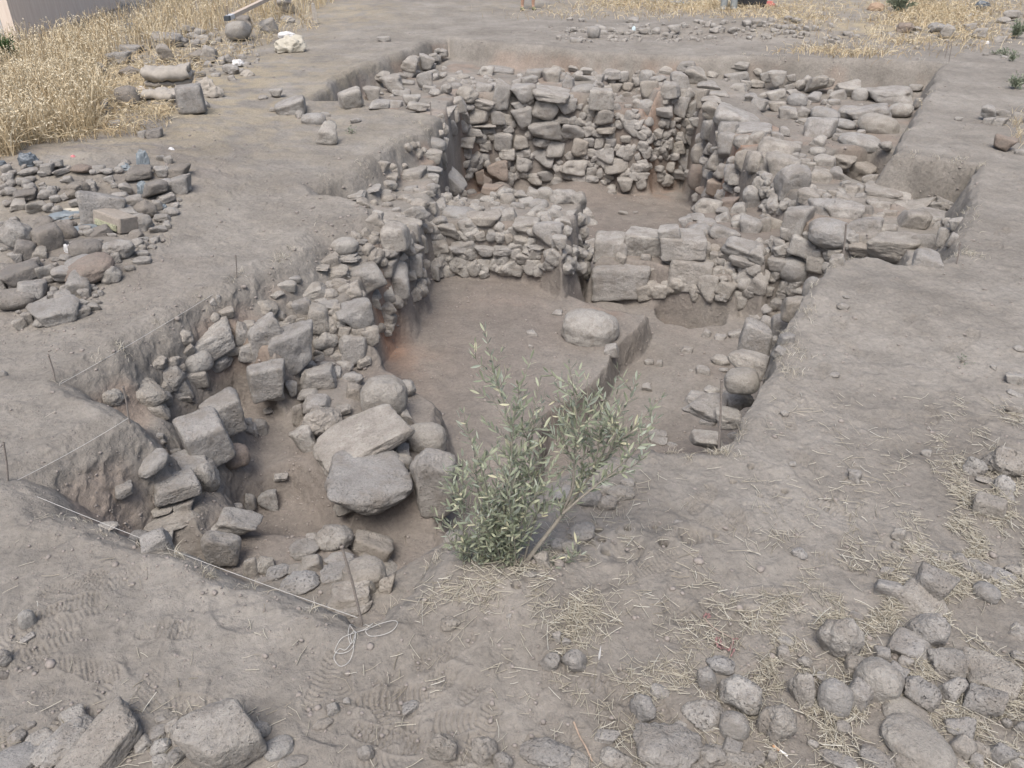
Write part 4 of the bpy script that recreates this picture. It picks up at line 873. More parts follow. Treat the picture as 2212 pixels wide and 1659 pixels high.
# ------------------------------------------------------------------ crumbs of soil and small grit
def crumbs(name, spots, mat, smin, smax):
    n0, f0 = ico(1); cos, fs, off = [], [], 0
    for (x, y, z, r) in spots:
        sc = np.array([r*rng.uniform(.8, 1.3), r*rng.uniform(.8, 1.3), r*rng.uniform(.5, .9)]); c = n0*sc*(1+rng.normal(0, .16, (len(n0), 1))); a = rng.uniform(0, 6.28)
        c = np.stack([c[:, 0]*math.cos(a)-c[:, 1]*math.sin(a), c[:, 0]*math.sin(a)+c[:, 1]*math.cos(a), c[:, 2]], -1) + (x, y, z+r*.25)
        cos.append(c); fs.append(f0+off); off += len(n0)
    obj(name, mesh_from(name+'_mesh', np.concatenate(cos), np.concatenate(fs), mat), kind='stuff')
def crumb_spots():
    N = 6000; px = rng.uniform(-50, 2260, N); py = 60+1590*rng.random(N)**.8
    # denser at foot of the spoil heap, on the pit floors and in the lower right
    for (a, b, sx, sy, n) in [(250,520,160,120,700),(120,680,90,50,250),(1100,720,170,110,420),(560,1100,150,90,420),(1500,820,120,90,300),(1390,470,90,40,160),(1500,75,150,14,420),(1250,70,60,12,160),(1900,1500,260,130,600),(760,560,110,60,350),(800,470,90,60,250),(1760,250,120,60,350),(1850,430,120,40,300),(480,110,60,30,250),(1690,75,100,10,150),(430,130,40,30,200),(350,1180,200,60,200),(1130,1180,90,70,200)]:
        px = np.append(px, rng.normal(a, sx, n)); py = np.append(py, rng.normal(b, sy, n))
    k = (py > 8) & (py < 1750); px, py = px[k], py[k]; t = raycast(np.stack([px, py], 1), 110)
    u = (px-CX)/F; v = (py-CY)/F; x = u*t; y = (cs-v*sn)*t; z = gz(x, y)
    r = (.0013+rng.exponential(.0014, len(x)))*(1+t/6); r = np.minimum(r, .02); return list(zip(x, y, z, r))
M_CRUMB = simple('soil crumbs', (.27, .245, .225), .95, (40, .22), .004)
crumbs('soil_crumbs', crumb_spots(), M_CRUMB, 0, 0)
# ------------------------------------------------------------------ olive sapling
def leaf_mat():
    m = NT('olive leaf'); gm = m.n('ShaderNodeNewGeometry'); at = m.n('ShaderNodeAttribute', attribute_name='rnd')
    top = m.ramp(at.outputs['Fac'], [(0, (.15, .18, .125)), (.5, (.26, .29, .205)), (.85, (.38, .41, .295)), (1, (.54, .52, .36))])
    c = m.mix(gm.outputs['Backfacing'], top, (.36, .40, .33)); m.l(c, m.b.inputs['Base Color']); m.b.inputs['Roughness'].default_value = .55; m.b.inputs['Specular IOR Level'].default_value = .3
    return m.m
M_LEAF = leaf_mat(); M_BARK = simple('olive bark', (.27, .25, .215), .9, (60, .2), .003)
def at_y(px, py, Y):
    a, b, c = ray(px, py); t = Y/b; return Vector((a*t, Y, CAMH+c*t))
def smooth_path(pts, n):
    pts = np.array([tuple(p) for p in pts]); d_ = np.r_[0, np.cumsum(np.linalg.norm(np.diff(pts, axis=0), axis=1))]; s = np.linspace(0, d_[-1], n)
    q = np.stack([np.interp(s, d_, pts[:, k]) for k in range(3)], -1)
    for _ in range(2): q[1:-1] = (q[:-2]+q[2:]+2*q[1:-1])/4
    return q, d_[-1]
def sapling():
    rg = random.Random(3); bx, by = P(1120, 1240, 0); Y0 = by
    root = bpy.data.objects.new('olive_sapling', None); COL.objects.link(root); root.location = (bx, by, float(gz([bx], [by])[0]))
    root['label'] = 'young bushy olive sapling with silvery leaves on the near rim of the pit'; root['category'] = 'sapling'
    T = [ # traced stems, y offset at tip, base radius
     ([(1128,1228),(1160,1180),(1206,1126),(1249,1063),(1293,1003),(1346,946),(1399,893),(1429,860)], .05, .011),
     ([(1293,1003),(1319,935),(1339,890),(1363,863),(1374,822)], .10, .005), ([(1216,1103),(1240,1060),(1239,1003),(1243,953),(1249,893),(1239,846),(1229,786)], -.06, .006),
     ([(1090,1262),(1095,1150),(1102,1020),(1106,913),(1086,870),(1066,800),(1047,716)], .12, .007), ([(1065,1265),(1062,1160),(1053,1053),(1036,996),(1013,946),(1001,893)], -.1, .005),
     ([(1100,1262),(1105,1150),(1104,1000),(1108,910),(1126,820),(1146,776)], -.05, .005), ([(1125,1235),(1166,1086),(1146,1020),(1139,946),(1156,880),(1166,823)], .1, .005),
     ([(1216,1110),(1260,1070),(1293,1046),(1339,1006),(1369,980),(1396,936)], -.12, .006), ([(1280,1020),(1293,966),(1296,920),(1299,880)], .0, .004), ([(1290,1046),(1330,1020),(1365,1010),(1395,985)], -.15, .003),
     ([(1346,946),(1370,930),(1400,925),(1420,905)], .0, .003), ([(1249,900),(1265,880),(1285,855)], -.05, .002), ([(1245,900),(1220,880),(1207,860)], 0, .002), ([(1070,810),(1040,790),(1018,765)], .1, .002), ([(1066,800),(1075,780),(1082,762)], .12, .002), ([(1140,950),(1125,925),(1130,890)], .1, .002)]
    for _ in range(34):
        tx = rg.gauss(1082, 72); ty = rg.uniform(900, 1240); 
        if tx > 1190: ty = max(ty, 960)
        sx = rg.gauss(1078, 34); T.append(([(sx, 1282+rg.uniform(-22, 10)), ((sx*.55+tx*.45)+rg.uniform(-8, 8), (1268+ty)/2+rg.uniform(-10, 10)), (tx, ty)], rg.uniform(-.28, .28), rg.uniform(.002, .0035)))
    for _ in range(16):
        sx, sy = rg.choice([(1206,1126),(1249,1063),(1293,1003),(1240,1000),(1150,1040),(1320,970)]); T.append(([(sx, sy), (sx+rg.uniform(-25, 45), sy-rg.uniform(20, 50)), (sx+rg.uniform(-60, 75), sy-rg.uniform(50, 110))], rg.uniform(-.15, .15), .002))
    wood_co, wood_f, LV = [], [], []
    def add_tube(pts, r0, r1, sides):
        nonlocal wood_co, wood_f
        co, fs = tube_co(pts, np.linspace(r0, r1, len(pts)), sides); o0 = len(wood_co); wood_co += co; wood_f += [tuple(v+o0 for v in f) for f in fs]
    def leaves_on(q, L, start, step, up=.5):
        n = max(2, int(L*(1-start)/step)); side = rg.uniform(0, 6.28)
        for i in range(n+1):
            s = start + (1-start)*i/n; k = min(int(s*(len(q)-1)), len(q)-2); fr = s*(len(q)-1)-k; p = q[k]*(1-fr)+q[k+1]*fr; t = q[k+1]-q[k]; t = t/np.linalg.norm(t)
            u = np.cross(t, [.3, .9, .2]); u /= np.linalg.norm(u); v = np.cross(t, u); side += 1.57+rg.uniform(-.3, .3)
            for sg in (1, -1):
                if rg.random() < .08: continue
                o = (u*math.cos(side)+v*math.sin(side))*sg; a = rg.uniform(.5, 1.05)
                if i == n: a = rg.uniform(.1, .4)
                dv = t*math.cos(a)+o*math.sin(a)+np.array([0, 0, .12]); dv /= np.linalg.norm(dv); LV.append((p, dv, o, rg.uniform(.034, .058)*(1-.25*(s > .85))*(.8+.2*min(1, L/.3)), rg.random()))
    for (pts, dy, r0) in T:
        n = len(pts); y_start = Y0 if pts[0][1] > 1100 else Y0+rg.uniform(-.03, .03)
        P3 = [at_y(a, b, Y0 + dy*(1270-b)/500*1.0) for a, b in pts]
        q, L = smooth_path(P3, 16); add_tube([tuple(p) for p in q], r0, .0011, 6 if r0 > .004 else 4)
        leaves_on(q, L, .07 if r0 < .004 else .30, .024)
        for _ in range(int(L/.085)):     # side twigs
            s = rg.uniform(.35, .95); k = min(int(s*15), 14); p = q[k]; t = q[k+1]-q[k]; t /= np.linalg.norm(t); o = np.array([rg.gauss(0, 1), rg.gauss(0, .7), rg.gauss(.2, .5)]); o -= t*o.dot(t); o /= np.linalg.norm(o)
            d1 = t*.6+o*.7; d1 /= np.linalg.norm(d1); l = rg.uniform(.05, .12); e = np.stack([p+d1*l*j/5+np.array([0, 0, .02])*(j/5)**2 for j in range(6)]); add_tube([tuple(x) for x in e], .0015, .0008, 4); leaves_on(e, l, .15, .017)
    loc = root.location
    wc = np.array(wood_co)-np.array(loc); obj('stem', mesh_from('stem_mesh', wc, wood_f, M_BARK), root)
    prof = np.array([(0, .12), (.22, .75), (.5, 1.0), (.78, .7), (1, .05)]); cos_, fs_, rv = [], [], []; off = 0
    for (p, dv, o, l, r) in LV:
        wv = np.cross(dv, o+np.array([rg.uniform(-.8, .8), rg.uniform(-.8, .8), rg.uniform(-.5, .8)])); wv /= np.linalg.norm(wv)+1e-9; nn = np.cross(wv, dv); wd = l*rg.uniform(.085, .125)
        droop = rg.uniform(-.10, .12)
        c = []
        for s, k in prof:
            m_ = p+dv*l*s+nn*l*droop*s*s; c += [m_+wv*wd*k+nn*wd*k*.35, m_, m_-wv*wd*k+nn*wd*k*.35]
        cos_.append(np.array(c)-np.array(loc)); f = []
        for i in range(4):
            a = i*3; f += [(a, a+1, a+4, a+3), (a+1, a+2, a+5, a+4)]
        fs_.append(np.array(f)+off); off += 15; rv += [r]*15
    me = mesh_from('foliage_mesh', np.concatenate(cos_), np.concatenate(fs_), M_LEAF); setrnd(me, rv); obj('foliage', me, root)
    return len(LV)
print('leaves', sapling())
# ------------------------------------------------------------------ rods and strings of the excavation grid
def stand(px, py, z=0.0):
    x, y = P(px, py, z); return Vector((x, y, z))
M_ROD = simple('rusty iron', (.24, .215, .195), .7, (120, .25), .001, .3)
M_STR = simple('white string', (.48, .475, .455), .8, (200, .1))
def rod(base, top, r, lab):
    b = stand(*base); t = at_y(top[0], top[1], b.y); e = bpy.data.objects.new('iron_rod', None); COL.objects.link(e); e.location = b; e['label'] = lab; e['category'] = 'metal rod'; e['group'] = 'iron rods marking the trench corners'
    mid = (b+t)/2 + Vector((.003, .002, 0)); tube('shaft', [b-Vector((0, 0, .08)), b, mid, t], r, M_ROD, e, 8)
    d_ = (t-b).normalized(); tube('mushroomed_head', [t-d_*.012, t-d_*.003, t+d_*.002, t+d_*.006], [r*1.0, r*1.5, r*1.6, r*.9], M_ROD, e, 8); return b, t
rod((18,1047), (8,958), .0045, 'thin rod at the near left corner where the two strings meet')
rod((122,833), (105,768), .0045, 'thin rod leaning at the upper bend of the left trench')
rod((278,905), (266,836), .005, 'thin rod at the tip of the earth tongue')
rod((511,606), (509,553), .0045, 'thin rod halfway up the long left earth section')
rod((780,1338), (738,1180), .0055, 'tall rod leaning over the front corner with string tied at its foot')
rod((1552,970), (1559,822), .0055, 'tall rod in a straw tuft on the inner edge of the right bank')
rod((1820,562), (1828,485), .0075, 'pale rod standing in front of the massive right wall')
rod((2064,582), (2074,526), .006, 'short rod at the right end of the massive wall')
rod((2049,138), (2057,90), .006, 'right rod of the pair at the far right corner')
rod((2040,130), (2050,88), .006, 'left rod of the pair at the far right corner')
rod((931,250), (929,222), .006, 'short rod on the earth tongue by the far room')
def string(name, a, b, za, zb, lab, r=.0018, sag=.01):
    A = stand(a[0], a[1], za); B = stand(b[0], b[1], zb); pts = [A.lerp(B, k/24)-Vector((0, 0, sag*4*(k/24)*(1-k/24))) for k in range(25)]
    tube(name, pts, r, M_STR, label=lab, cat='string')
string('string', (17,1047), (277,903), .012, .03, 'taut white string from the near left corner to the tongue tip', .0014, .012)
string('string', (18,1047), (772,1334), .012, .03, 'long taut white string running over the front edge of the pit', .0013, .02)
string('string', (124,833), (510,604), .015, .02, 'taut white string along the lip of the long left section', .0015, .012)
loop = [(640,680),(612,700),(602,745),(598,800),(614,860),(640,830),(645,780),(620,735),(605,712),(622,680),(660,672),(700,690),(735,715),(735,745),(712,785),(740,812),(820,822),(890,800),(921,760),(890,732),(800,722),(720,737),(640,780),(560,830),(518,872),(515,905),(570,912),(622,880),(646,820),(640,770),(612,800),(618,850),(580,895),(540,880),(510,920),(508,955),(545,982),(600,960),(632,900),(640,790),(700,742),(756,706)]
lp = []
for k, (a, b) in enumerate(loop):
    q = P(553+a/3, 1106+b/3, .01); lp.append((q[0], q[1], float(gz([q[0]], [q[1]])[0])+.006+.004*(k % 3)))
def cr(pts, n=8):
    pts = [Vector(p) for p in pts]; out_ = []
    for i in range(len(pts)-1):
        p0, p1, p2, p3 = pts[max(i-1, 0)], pts[i], pts[i+1], pts[min(i+2, len(pts)-1)]
        for k in range(n):
            t = k/n; out_.append(.5*((2*p1)+(p2-p0)*t+(2*p0-5*p1+4*p2-p3)*t*t+(3*p1-p0-3*p2+p3)*t**3))
    out_.append(pts[-1]); return out_
tube('coiled_string', cr(lp), .0013, M_STR, label='loose coil of white string lying on the ground by the tall front rod', cat='string')
# ------------------------------------------------------------------ cloth, sacks, scraps
def cloth(name, px, py, wpx, hpx, mat, seed, folds=1.0, label=None, cat=None, thick=.004, lift=.0, rot=0, parent=None, shape='heap', group=None, zc=None):
    """crumpled cloth: a closed lumpy bag-like sheet with sharp folds"""
    t = raycast([(px, py+hpx*.3)])[0]; a, b, c = ray(px, py+hpx*.3); base = Vector((a*t, b*t, CAMH+c*t)); W_ = wpx/F*t; H_ = hpx/F*t
    n, f = ico(5); c0 = n.copy(); rg = np.random.default_rng(seed)
    el = math.atan2(-c, math.hypot(a, b)); D_ = W_*.7; Hz = max(H_-D_*math.sin(el), H_*.35)/math.cos(el)
    c0[:, 2] = np.where(c0[:, 2] < -.25, -.25, c0[:, 2])
    r1 = 1-np.abs(n3(c0, .75, seed, 2))*2.2; r2 = 1-np.abs(n3(c0*np.array([1, 1, 1.6]), .34, seed+3, 2))*2.2; r3 = 1-np.abs(n3(c0, .15, seed+6, 1))*2
    c0 = c0*(1+folds*(.20*r1+.09*r2+.012*r3+.26*n3(c0, .9, seed+9, 1)))[:, None]
    lo, hi = c0.min(0), c0.max(0); c0 = (c0-[(lo[0]+hi[0])/2, (lo[1]+hi[1])/2, lo[2]])/(hi-lo)*[W_, D_, Hz*1.1]
    ra = R(rot); c0 = np.stack([c0[:, 0]*math.cos(ra)-c0[:, 1]*math.sin(ra), c0[:, 0]*math.sin(ra)+c0[:, 1]*math.cos(ra), c0[:, 2]], -1)
    o = obj(name, mesh_from(name+'_mesh', c0, f, mat), parent, label=label, cat=cat, group=group)
    if parent: base = base-parent.location
    o.location = (base.x, base.y+D_*.3, base.z-.01+lift); return o
M_SACK = simple('white woven sack', (.46, .435, .37), .7, (14, .08), .004); M_BURL = simple('dusty canvas', (.34, .315, .28), .9, (18, .12), .004); M_PLAS = simple('dark plastic', (.115, .135, .155), .45, (15, .25), .004, .5)
M_PLAS2 = simple('faded blue plastic', (.19, .22, .24), .5, (15, .25), .004, .5); M_WHITE = simple('white scrap', (.60, .60, .60), .7, (25, .08), .003); M_PINK = simple('pink scrap', (.62, .24, .25), .7, (25, .1))
cloth('sack', 625, 102, 72, 40, M_SACK, 3, 1.3, 'crumpled cream white sack lying open on the path', 'sack'); s_ = cloth('sack_mouth', 620, 82, 42, 18, M_WHITE, 5, 1.4, 'pale crumpled sack on top of the cream white sack', 'sack', lift=.03)
# folded canvas: rolled layers of thick cloth
def folded(px, py, wpx, layers, mat, lab, lift=0, rot=0, seed=1, thick=.05, dpt=.35):
    t = raycast([(px, py)])[0]; a, b, c = ray(px, py); base = Vector((a*t, b*t, CAMH+c*t+lift)); W_ = wpx/F*t
    prof = []; th = thick
    for L in range(layers):     # serpentine section in the y-z plane
        z = L*th*.92; y0, y1 = (-.5, .5) if L % 2 == 0 else (.5, -.5)
        for k in range(9): prof.append((y0+(y1-y0)*k/8, z + .012*math.sin(k*1.3+L+seed)))
        sgn = 1 if y1 > 0 else -1
        if L < layers-1:
            for k in range(1, 6): an = -math.pi/2+math.pi*k/6; prof.append((y1+sgn*math.cos(an)*th*.55/dpt, z+th*.46+math.sin(an)*th*.46))
    prof = np.array(prof); nrm = np.gradient(prof*[dpt, 1], axis=0); nrm = np.stack([-nrm[:, 1], nrm[:, 0]], -1); nrm /= np.linalg.norm(nrm, axis=1)[:, None]+1e-9
    NX = 26; xs = np.linspace(-.5, .5, NX); hw = th*.36
    loopy = np.concatenate([np.stack([prof[:, 0]*dpt, prof[:, 1]], -1)+nrm*hw, (np.stack([prof[:, 0]*dpt, prof[:, 1]], -1)-nrm*hw)[::-1]])
    m = len(loopy); co = []
    for i, x in enumerate(xs):
        e = .9+.1*math.cos(x*3); 
        for q in loopy: co.append((x*W_ + .02*math.sin(q[1]*40+seed), q[0]*e + .03*math.sin(x*6+seed), max(q[1], -.03)*(1+.05*math.sin(x*5+seed)) + .010*math.sin(x*13+q[0]*25) + .006*math.sin(x*31+q[1]*30)))
    fs = [(i*m+j, i*m+(j+1) % m, (i+1)*m+(j+1) % m, (i+1)*m+j) for i in range(NX-1) for j in range(m)]
    bm = bmesh.new(); vs = [bm.verts.new(c_) for c_ in co]
    for f in fs: bm.faces.new([vs[k] for k in f])
    h = m//2
    for e0, fl in ((0, 0), ((NX-1)*m, 1)):
        for j in range(h-1):
            q = [e0+j, e0+j+1, e0+m-2-j, e0+m-1-j]; bm.faces.new([vs[k] for k in (q if fl else q[::-1])])
    me = bpy.data.meshes.new('folded_mesh'); bm.to_mesh(me); bm.free(); me.materials.append(mat); me.polygons.foreach_set('use_smooth', [True]*len(me.polygons))
    o = obj('folded_canvas', me, label=lab, cat='canvas'); o.location = base; o.rotation_euler = (0, 0, R(rot)); return o
folded(350, 222, 78, 2, M_BURL, 'lower piece of folded canvas on the ground beside the stone block', 0, -8, 2, .11, .30)
folded(372, 203, 92, 3, M_BURL, 'upper bundle of folded canvas resting on the lower piece', .16, 12, 5, .085, .36)
cloth('canvas', 452, 196, 62, 46, M_BURL, 12, 1.6, 'rumpled canvas behind the squared stone block', 'canvas')
cloth('canvas', 420, 190, 60, 20, M_BURL, 14, 1.2, 'canvas fold lying just behind the squared block', 'canvas')
c_ = proto('q', 3, M_BAS, 5)
def hero_block(px, py, w_, h_, lab, mat, name='stone_block', seed=71, rot=0):
    s = dict(x=px, y=py, w=w_, h=h_, kind='q', rot=rot, red=False, zone='path'); t = raycast([(px, py), (px, py+h_*.42)]); o = place_stone(s, t[0], t[1], seed, name); o['label'] = lab; o['category'] = 'stone block'
    if mat: o.data = o.data.copy(); o.data.materials.clear(); o.data.materials.append(mat)
    return o
hero_block(411, 215, 56, 56, 'squared stone block standing against the folded canvas', None)
cloth('paper_scrap', 305, 190, 34, 12, M_WHITE, 21, 1.2, 'small white scrap in dry grass left of the folded canvas', 'scrap')
cloth('paper_scrap', 514, 140, 26, 16, M_WHITE, 22, 1.5, 'pale torn scrap on top of a stone on the verge', 'scrap', lift=.02)
cloth('paper_scrap', 533, 160, 36, 16, M_BURL, 23, 1.5, 'beige torn cloth scrap among the verge stones', 'scrap')
cloth('plastic_bag', 60, 348, 44, 34, M_PLAS, 31, 1.5, 'dark plastic bag at the edge of the dry grass', 'plastic bag')
cloth('plastic_bag', 3, 353, 22, 16, M_PLAS, 32, 1.5, 'dark plastic bag cut by the left picture edge', 'plastic bag')
cloth('plastic_bag', 283, 64, 38, 22, M_PLAS, 33, 1.5, 'black bag in tall dry grass on the verge', 'plastic bag')
cloth('plastic_bag', 270, 361, 40, 22, M_PLAS2, 34, 1.6, 'pale blue plastic scrap left of the upright dark one', 'plastic scrap')
cloth('plastic_bag', 309, 353, 32, 46, M_PLAS2, 35, 1.6, 'upright pointed plastic scrap at the top of the rubble heap', 'plastic scrap')
cloth('plastic_bag', 310, 413, 30, 36, M_PLAS2, 36, 1.7, 'twisted plastic scrap on the right side of the rubble heap', 'plastic scrap')
cloth('plastic_bag', 342, 446, 36, 18, M_PLAS2, 37, 1.2, 'flat plastic scrap at the right foot of the heap', 'plastic scrap')
cloth('plastic_bag', 140, 464, 92, 24, M_PLAS2, 38, 1.6, 'long dark plastic sheet draped left of the large boulder', 'plastic sheet')
cloth('plastic_bag', 178, 494, 62, 24, M_PLAS2, 39, 1.7, 'torn plastic sheet in front of the large boulder', 'plastic sheet')
cloth('plastic_bag', 95, 411, 22, 10, M_PLAS, 40, 1.5, 'tiny dark plastic scrap on the bare earth of the heap', 'plastic scrap')
cloth('rag', 150, 452, 46, 14, M_SACK, 41, 1.5, 'cream coloured rag behind the long plastic sheet', 'rag')
cloth('paper_scrap', 148, 539, 22, 26, M_WHITE, 42, 1.3, 'bright white crumpled paper in the lower rubble heap', 'paper')
cloth('paper_scrap', 157, 337, 13, 8, M_PINK, 43, 1.2, 'tiny pink scrap by the dry grass edge', 'scrap')
cloth('paper_scrap', 369, 321, 14, 9, M_WHITE, 44, 1.4, 'small white scrap on the path above the heap', 'scrap')
cloth('paper_scrap', 1369, 63, 9, 10, simple('pale blue cup', (.55, .66, .70)), 45, .6, 'pale blue cup in the far rubble line', 'cup')
cloth('paper_scrap', 2132, 93, 11, 8, M_WHITE, 46, 1.2, 'white scrap in the straw at the far right', 'scrap')
cloth('paper_scrap', 1893, 385, 11, 7, M_WHITE, 47, 1.2, 'white scrap at the bottom of the right slot', 'scrap')
cloth('paper_scrap', 503, 103, 10, 6, M_WHITE, 48, 1.2, 'small white scrap under the beam', 'scrap')
# yellow green painted brick
def box_co(sx, sy, sz, bev=.08, jit=.0, seed=0):
    bm = bmesh.new(); bmesh.ops.create_cube(bm, size=1); bmesh.ops.scale(bm, vec=(sx, sy, sz), verts=bm.verts); bmesh.ops.bevel(bm, geom=bm.edges[:], offset=min(sx, sy, sz)*bev, segments=2, affect='EDGES', profile=.6)
    bmesh.ops.subdivide_edges(bm, edges=bm.edges[:], cuts=2, use_grid_fill=True)
    if jit:
        rg = random.Random(seed)
        for v in bm.verts: v.co += Vector((rg.uniform(-1, 1), rg.uniform(-1, 1), rg.uniform(-1, 1)))*jit
    return bm
def put(bm, name, mat, loc, rot=(0, 0, 0), parent=None, **kw):
    me = bpy.data.meshes.new(name+'_mesh'); bm.to_mesh(me); bm.free(); me.materials.append(mat); o = obj(name, me, parent, **kw); o.location = loc; o.rotation_euler = rot; return o
def hit(px, py):
    t = raycast([(px, py)])[0]; a, b, c = ray(px, py); return Vector((a*t, b*t, CAMH+c*t)), t
h, t = hit(250, 498)
e = bpy.data.objects.new('brick', None); COL.objects.link(e); e.location = h; e['label'] = 'dusty oblong brick with faded yellow green printed side in the heap'; e['category'] = 'brick'
put(box_co(.31, .17, .12, .1, .002, 1), 'block', simple('dusty brick', (.30, .27, .235), .9, (30, .15), .003), (0, .04, .07), (R(-10), R(5), R(-28)), e)
put(box_co(.24, .012, .045, .1), 'label_strip', simple('faded yellow green print', (.34, .35, .25), .8, (45, .45)), (-.045, -.042, .062), (R(-10), R(5), R(-28)), e)
# wooden beam with metal end
b0 = stand(489, 42, .50); M_WOOD = simple('weathered timber', (.50, .43, .36), .85, (9, .15), .004); 
A = at_y(490, 40, b0.y); Bp = at_y(585, -6, b0.y+3.4)
e = bpy.data.objects.new('timber_beam', None); COL.objects.link(e); e.location = A; e['label'] = 'long squared timber beam with a metal cap slanting over the boulder'; e['category'] = 'beam'
dv = (Bp-A); L = dv.length*1.6; q = dv.to_track_quat('X', 'Z').to_euler()
put(box_co(L, .09, .07, .06), 'beam', M_WOOD, dv.normalized()*L/2, q, e)
put(box_co(.10, .10, .08, .1), 'cap', simple('black cap', (.07, .08, .09), .5), dv.normalized()*.03, q, e)
put(box_co(.28, .096, .076, .05), 'metal_band', simple('pale metal', (.55, .56, .58), .45, (20, .1), 0, .5), dv.normalized()*.21, q, e)
put(box_co(.012, .012, .16, .1), 'nail', M_ROD, dv.normalized()*.1+Vector((0, 0, .12)), (R(12), R(10), 0), e)
# small weathered post
h, t = hit(683, 52); bm = box_co(.10, .09, .42, .2, .006, 2)
for v in bm.verts: v.co.z += .21; k_ = v.co.z/.42; v.co.x *= 1-.35*k_*k_; v.co.y *= 1-.35*k_*k_
put(bm, 'wooden_post', simple('grey timber', (.42, .39, .35), .9, (25, .2), .003), h, (R(2), R(-3), R(20)), label='short grey weathered post standing on the straw verge', cat='post')
# house corner in the far upper left
M_PLA = NT('pinkish render'); pos = M_PLA.n('ShaderNodeNewGeometry').outputs['Position']; mp = M_PLA.n('ShaderNodeMapping'); mp.inputs['Scale'].default_value = (7, 7, .6); M_PLA.l(pos, mp.inputs['Vector'])
M_PLA.l(M_PLA.ramp(M_PLA.noise(mp.outputs[0], 3, 4, .6), [(.3, (.66, .56, .48)), (.7, (.78, .69, .60))]), M_PLA.b.inputs['Base Color']); M_GRW = simple('grey render', (.52, .52, .51), .9, (3, .08), .002)
hc = P(40, 88, 0); hr = P(250, 20, 0); hd = Vector((hr[0]-hc[0], hr[1]-hc[1], 0)).normalized(); hp = Vector((-hd.y, hd.x, 0)); C0 = Vector((hc[0], hc[1], 0)); Lh = 5.4
e = bpy.data.objects.new('house', None); COL.objects.link(e); e.location = C0; e['label'] = 'corner of a plain pinkish and grey rendered building behind the tall grass'; e['category'] = 'building'
def wallbox(o0, d1, l1, d2, l2, z0, z1, name, mat, par):
    bm = bmesh.new(); c8 = [o0+d1*a*l1+d2*b*l2+Vector((0, 0, z)) for z in (z0, z1) for a, b in ((0, 0), (1, 0), (1, 1), (0, 1))]; vs = [bm.verts.new(c_) for c_ in c8]
    for f in ((0, 3, 2, 1), (4, 5, 6, 7), (0, 1, 5, 4), (1, 2, 6, 5), (2, 3, 7, 6), (3, 0, 4, 7)): bm.faces.new([vs[k] for k in f])
    bmesh.ops.recalc_face_normals(bm, faces=bm.faces); return put(bm, name, mat, (0, 0, 0), parent=par)
O = Vector((0, 0, 0)); wallbox(O, hd, Lh, hp, .22, -.3, 3.0, 'rendered_wall', M_PLA.m, e); wallbox(O-hd*.005+hp*.225, hd, .22, hp, 5, -.3, 3.0, 'side_wall', M_GRW, e); wallbox(O+hp*4.9+hd*.23, hd, Lh-.23, hp, .22, -.3, 3.0, 'back_wall', M_GRW, e)
wallbox(O+hd*(Lh-.22)+hp*.225, hd, .22, hp, 4.67, -.3, 3.0, 'end_wall', M_GRW, e); wallbox(O-hd*.2-hp*.2, hd, Lh+.4, hp, 5.6, 3.0, 3.16, 'roof_slab', M_GRW, e)
# ------------------------------------------------------------------ shrubs and weeds
M_SHR = straw_mat('dusty shrub leaf', [(0, (.14, .17, .12)), (.5, (.21, .245, .18)), (1, (.32, .35, .26))]); M_GRN = straw_mat('green leaf', [(0, (.035, .065, .03)), (.5, (.07, .12, .05)), (1, (.14, .20, .09))])
def shrub(px, py, wpx, hgt, n, mat, lab, name='shrub', leafl=.05, nst=14):
    h, t = hit(px, py); W_ = wpx/F*t/2; rg = np.random.default_rng(int(px)+n); e = bpy.data.objects.new(name, None); COL.objects.link(e); e.location = h; e['label'] = lab; e['category'] = 'shrub' if hgt > .25 else 'weed'
    co, fs, off = [], [], 0; L0 = []
    for _ in range(nst):
        an = rg.uniform(0, 6.28); rr = W_*rg.uniform(.2, 1); top = np.array([math.cos(an)*rr, math.sin(an)*rr*.7, hgt*rg.uniform(.55, 1)*(1-.3*(rr/W_)**2)])
        pth = [top*s*np.array([s**.3, s**.3, 1])+rg.normal(0, .01, 3)*s for s in np.linspace(0, 1, 7)]; c, f = tube_co(pth, np.linspace(.006, .002, 7)*(.6+hgt), 4); co += c; fs += [tuple(v+off for v in g) for g in f]; off += len(c)
        for _ in range(n//nst): s = rg.uniform(.25, 1); k = min(int(s*6), 5); p = pth[k]+(pth[k+1]-pth[k])*(s*6-k); L0.append(p+rg.normal(0, .022, 3))
    obj('stems', mesh_from('stems_mesh', co, fs, M_BARK), e)
    L0 = np.array(L0); d_ = L0*[1, 1, .6]/(np.linalg.norm(L0, axis=1)[:, None]+.01)+rg.normal(0, .5, L0.shape)+[0, 0, .4]; d_ /= np.linalg.norm(d_, axis=1)[:, None]; l = leafl*rg.uniform(.6, 1.2, len(L0))[:, None]
    pth = np.stack([L0, L0+d_*l*.5, L0+d_*l], 1); c, f = strips(pth, (l*.16)*np.array([[.4, 1, .1]])); me = mesh_from('foliage_mesh', c, f, mat); setrnd(me, np.repeat(np.clip(rg.normal(.5, .28, len(L0)), 0, 1), 6)); obj('foliage', me, e)
shrub(18, 150, 110, .55, 2600, M_GRN, 'dark green bush in the tall grass at the left picture edge', leafl=.06, nst=26)
shrub(1942, 28, 62, .55, 1900, M_SHR, 'grey green shrub beyond the far right corner of the dig', leafl=.07, nst=22)
shrub(2190, 82, 50, .35, 900, M_SHR, 'grey green shrub at the right picture edge, far side', leafl=.06)
shrub(2192, 192, 46, .2, 420, M_SHR, 'low grey green weed at the right picture edge by the trench corner', 'weed', .045)
shrub(2172, 120, 36, .12, 160, M_SHR, 'small sprawling weed in the straw right of the rod pair', 'weed', .045, 8)
